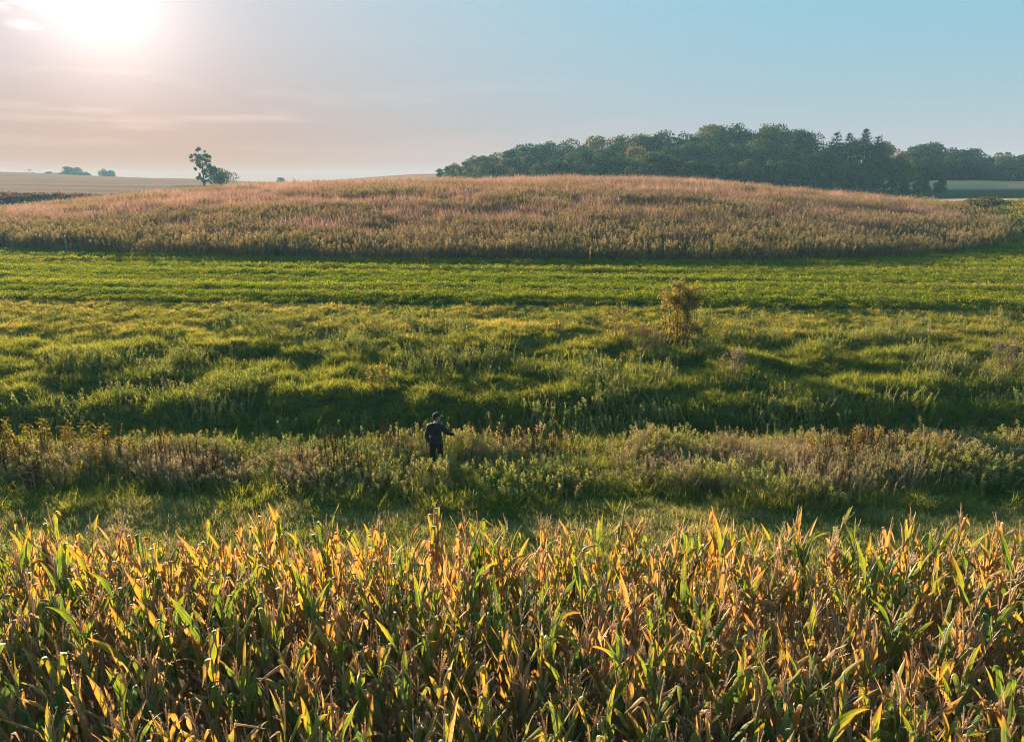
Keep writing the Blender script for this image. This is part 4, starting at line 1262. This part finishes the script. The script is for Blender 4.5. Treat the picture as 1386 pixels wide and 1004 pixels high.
m_corn = corn_leaf_material()
m_stalk = leaf_mat('corn_stalk', [(0.0, (.16, .17, .05)), (.5, (.30, .24, .09)), (1.0, (.34, .22, .12))], .15, .03, src='OBJECT', nscale=6, namt=.3)
m_tassel = leaf_mat('corn_tassel', [(0.0, (.44, .30, .20)), (1.0, (.55, .41, .29))], .4, .0, src='OBJECT', nscale=20, namt=.3)
m_husk = leaf_mat('corn_husk', [(0.0, (.40, .36, .16)), (1.0, (.52, .42, .27))], .3, .02, src='OBJECT', nscale=8, namt=.4)


def corn_leaf(base, az, length, width, th0, mode, seed, dry):
    """a strap leaf: sheath, blade with a folded midrib, wavy edges, then arched, upright or broken over"""
    rd = random.Random(seed); n = 14
    p = Vector(base); th = th0; aa = az; tw = rd.uniform(-.3, .3); twr = rd.gauss(0, .9 + dry * .9)
    sb = rd.uniform(.26, .60); brk = rd.uniform(2.0, 2.9); arch = rd.uniform(.8, 2.0); kink = rd.gauss(0, .5)
    mb_v = []; va = []; ac = []; fs = []
    ph = rd.uniform(0, 6.28); wf = rd.uniform(9, 15)
    for i in range(n + 1):
        s = i / n
        d = Vector((math.cos(aa) * math.sin(th), math.sin(aa) * math.sin(th), math.cos(th)))
        side = Vector((-math.sin(aa), math.cos(aa), 0)); nrm = side.cross(d)
        t = tw + twr * s
        u = side * math.cos(t) + nrm * math.sin(t); w = nrm * math.cos(t) - side * math.sin(t)
        k = min(1, .35 + 3.0 * s) * (1 - max(0, (s - .45) / .55) ** 1.7) ** .9
        hw = width / 2 * max(k, .02)
        fold = (.30 + .5 * dry * rd.uniform(.5, 1.2)) * hw
        wave = .28 * hw * math.sin(ph + wf * s)
        hw = hw * (1 - (.10 + .22 * dry) * rd.random() * (rd.random() < .6))
        e1 = p + u * hw + w * (fold + wave); e2 = p - u * hw + w * (fold - wave * .8)
        q1 = p + u * hw * .5 + w * (fold * .4); q2 = p - u * hw * .5 + w * (fold * .4)
        mb_v += [e1, q1, p.copy(), q2, e2]; va += [s] * 5; ac += [1, .5, 0, .5, 1]
        st = length / n
        p = p + d * st
        if mode == 'up': th += .42 / n
        elif mode == 'arch': th += arch * (.35 + 1.3 * s) / n
        elif mode == 'fold':
            th += .22 / n
            if sb <= s < sb + 2.0 / n: th += brk / 2; aa += kink / 2
        elif mode == 'hang': th += (2.4 if s < .3 else .25) / n * (2.2 if s < .3 else 1)
        th = min(th, 3.05)
        aa += rd.gauss(0, .03)
    for i in range(n):
        for c in range(4): fs.append((i * 5 + c, i * 5 + c + 1, i * 5 + c + 6, i * 5 + c + 5))
    me = bpy.data.meshes.new('leaf'); me.from_pydata([tuple(q) for q in mb_v], [], fs)
    a = me.attributes.new('v', 'FLOAT', 'POINT'); a.data.foreach_set('value', np.array(va, np.float32))
    a = me.attributes.new('across', 'FLOAT', 'POINT'); a.data.foreach_set('value', np.array(ac, np.float32))
    a = me.attributes.new('dry', 'FLOAT', 'POINT'); a.data.foreach_set('value', np.full(len(ac), dry, np.float32))
    me.polygons.foreach_set('use_smooth', np.ones(len(fs), bool)); me.materials.append(m_corn); me.update()
    return me


def make_corn(seed, dryness):
    rd = random.Random(seed)
    root = bpy.data.objects.new('corn_plant', None); root.empty_display_size = .15
    Hh = 2.06 + rd.uniform(-.10, .10); lx, ly = rd.gauss(0, .05), rd.gauss(0, .05)
    P = lambda z: Vector((lx * z / Hh * (z / Hh), ly * z / Hh * (z / Hh), z))
    mb = MB(); path = []; rad = []
    for i in range(11):
        z = Hh * i / 10; path += [P(z)]; rad += [.015 * (1 - .55 * i / 10)]
        if 0 < i < 10: path += [P(z + .012), P(z + .024)]; rad += [.0185 * (1 - .55 * i / 10), .015 * (1 - .55 * i / 10)]
    path[0] = Vector((0, 0, -.05))
    mb.tube(path, rad, 6)
    o = bpy.data.objects.new('stalk', mb.mesh('stalk', m_stalk, True)); o.parent = root; o.color = (dryness, 0, 0, 1)
    az = rd.uniform(0, 6.283); nl = 11
    for k in range(nl):
        f = k / (nl - 1); z = .62 + (Hh - .72) * f ** .92
        dry = min(1, max(0, dryness + .46 * (1 - f) - .12 + rd.gauss(0, .15)))
        r = rd.random()
        if f < .25: mode = 'hang' if r < .55 else 'fold'
        elif f < .6: mode = 'fold' if r < .65 else 'arch' if r < .75 else 'up'
        else: mode = 'up' if r < .40 else 'fold' if r < .92 else 'arch'
        ln = (.80 if f < .7 else .62) * rd.uniform(.8, 1.15); wd = (.092 if f < .8 else .078) * rd.uniform(.8, 1.2) * (1 - .3 * dry)
        a = az + math.pi * (k % 2) + rd.gauss(0, .35)
        me = corn_leaf(P(z), a, ln, wd, rd.uniform(.08, .34), mode, seed * 100 + k, dry)
        o = bpy.data.objects.new('leaf', me); o.parent = root; o.color = (dry, 0, 0, 1)
    # tassel
    mb = MB(); top = P(Hh)
    lean = Vector((rd.gauss(0, .12), rd.gauss(0, .12), 1)).normalized(); tl = rd.uniform(.36, .50)
    mb.tube([top, top + lean * .15, top + lean * tl], [.006, .008, .0035], 4)
    br = [(lean, tl, .15)]
    for k in range(rd.randint(2, 6)):
        a = rd.uniform(0, 6.283); b = top + lean * rd.uniform(.06, .16); d = (lean + Vector((math.cos(a), math.sin(a), 0)) * rd.uniform(.15, .65)).normalized()
        l = rd.uniform(.14, .26); e = b + d * l; g = e + Vector((d.x, d.y, -.3)) * rd.uniform(0, .05)
        mb.tube([b, b.lerp(e, .55), g], [.004, .0065, .003], 3, cap=False)
        for q in range(7):
            s = rd.uniform(.2, 1); leafquad(mb, b.lerp(e, s), d + rdir() * .5, .022, .009)
    for q in range(22):
        s = rd.uniform(.4, 1); leafquad(mb, top + lean * tl * s, lean + rdir() * .6, .024, .010)
    o = bpy.data.objects.new('tassel', mb.mesh('tassel', m_tassel)); o.parent = root; o.color = (rd.random(), 0, 0, 1)
    # ear in its husk
    a = az + rd.uniform(-.4, .4); zb = rd.uniform(.95, 1.15); b = P(zb) + Vector((math.cos(a), math.sin(a), 0)) * .02
    drp = rd.uniform(-.4, .8); d = Vector((math.cos(a) * .7, math.sin(a) * .7, drp)).normalized(); mb = MB()
    mb.tube([b, b + d * .04, b + d * .10, b + d * .18, b + d * .24, b + d * .28], [.012, .026, .033, .029, .018, .005], 8)
    e = bpy.data.objects.new('ear', mb.mesh('ear', m_husk, True)); e.parent = root; e.color = (rd.random(), 0, 0, 1)
    return root


def build_corn():
    NP = 16
    protos = [make_corn(500 + i, [.08, .25, .41, .57, .16, .48, .70, .29][i % 8]) for i in range(NP)]
    dr = [[.08, .25, .41, .57, .16, .48, .70, .29][i % 8] for i in range(NP)]
    rows = [4.95, 5.60, 6.25, 6.90, 7.55, 8.20, 8.85, 9.50]
    names = ['nearest row', 'second row', 'third row', 'fourth row', 'fifth row']
    rest = []
    for ri, ry in enumerate(rows):
        half = px_x(W0, ry, 1.1) + 1.3
        x = -half + random.uniform(0, .2); k = 0
        while x < half:
            yy = ry + random.gauss(0, .06) + .15 * math.sin(x * .4 + ri)
            z = h1(x, yy); sc = random.uniform(.88, 1.07); rz = random.uniform(0, 6.283); pi = random.randrange(NP)
            pxs, pys = project(x, yy, z + 2.0)
            if ri < 4 and -5 < pxs < W0 + 5:
                k += 1
                o = copy_tree(protos[pi], (x, yy, z), rz, sc)
                o.rotation_euler = (random.gauss(0, .06), random.gauss(0, .06), rz)
                t = dr[pi]
                look = 'mostly green' if t < .2 else 'green and yellow' if t < .36 else 'yellowing' if t < .55 else 'mostly tan dried'
                tag(o, '%s corn plant in the %s, %s from left edge' % (look, names[ri], ordinal(k)), 'corn plant', 'corn plants standing in the front field')
            else:
                rest.append((x, yy, z))
            x += random.uniform(.135, .195)
    # the farther rows and the plants past the sides of the frame, as one mass
    joined = []
    mats = [m_corn, m_stalk, m_tassel, m_husk]
    for pt in protos:
        V = []; F = []; MI = []; off = 0; at = {'v': [], 'across': [], 'dry': [], 'b': []}
        for ch in pt.children:
            me = ch.data; n = len(me.vertices); co = np.empty(n * 3, np.float32); me.vertices.foreach_get('co', co); V.append(co.reshape(-1, 3))
            for p in me.polygons: F.append([i + off for i in p.vertices])
            MI += [mats.index(me.materials[0])] * len(me.polygons); off += n
            for q in at:
                a = np.zeros(n, np.float32)
                if q in me.attributes: me.attributes[q].data.foreach_get('value', a)
                at[q].append(a)
        me = bpy.data.meshes.new('corn_piece'); me.from_pydata(np.concatenate(V).tolist(), [], F)
        for q in at:
            a = me.attributes.new(q, 'FLOAT', 'POINT'); a.data.foreach_set('value', np.concatenate(at[q]))
        for m in mats: me.materials.append(m)
        me.polygons.foreach_set('material_index', np.array(MI, np.int32)); me.polygons.foreach_set('use_smooth', np.ones(len(F), bool)); me.update()
        joined.append(me)
    scatter('standing_corn', joined, np.array(rest), np.zeros(len(rest)), 'ripening corn massed in the farther rows behind the near plants', 'corn', (.88, 1.07), .06)


build_corn()


# ------------------------------------------------------------------ haze
def build_haze():
    mb = MB(); mb.box((0, 560, 15.5), (1950, 720, 19.0))
    m, nt, N, L = new_mat('haze'); out = N('ShaderNodeOutputMaterial'); v = N('ShaderNodeVolumePrincipled')
    v.inputs['Color'].default_value = (.36, .66, .88, 1); v.inputs['Density'].default_value = HAZE; v.inputs['Anisotropy'].default_value = .1
    L(v.outputs[0], out.inputs['Volume'])
    tag(link('haze', mb.mesh('haze', m)), 'thin evening haze hanging over the fields', 'haze', None, 'stuff')


HAZE = 0.0003
build_haze()
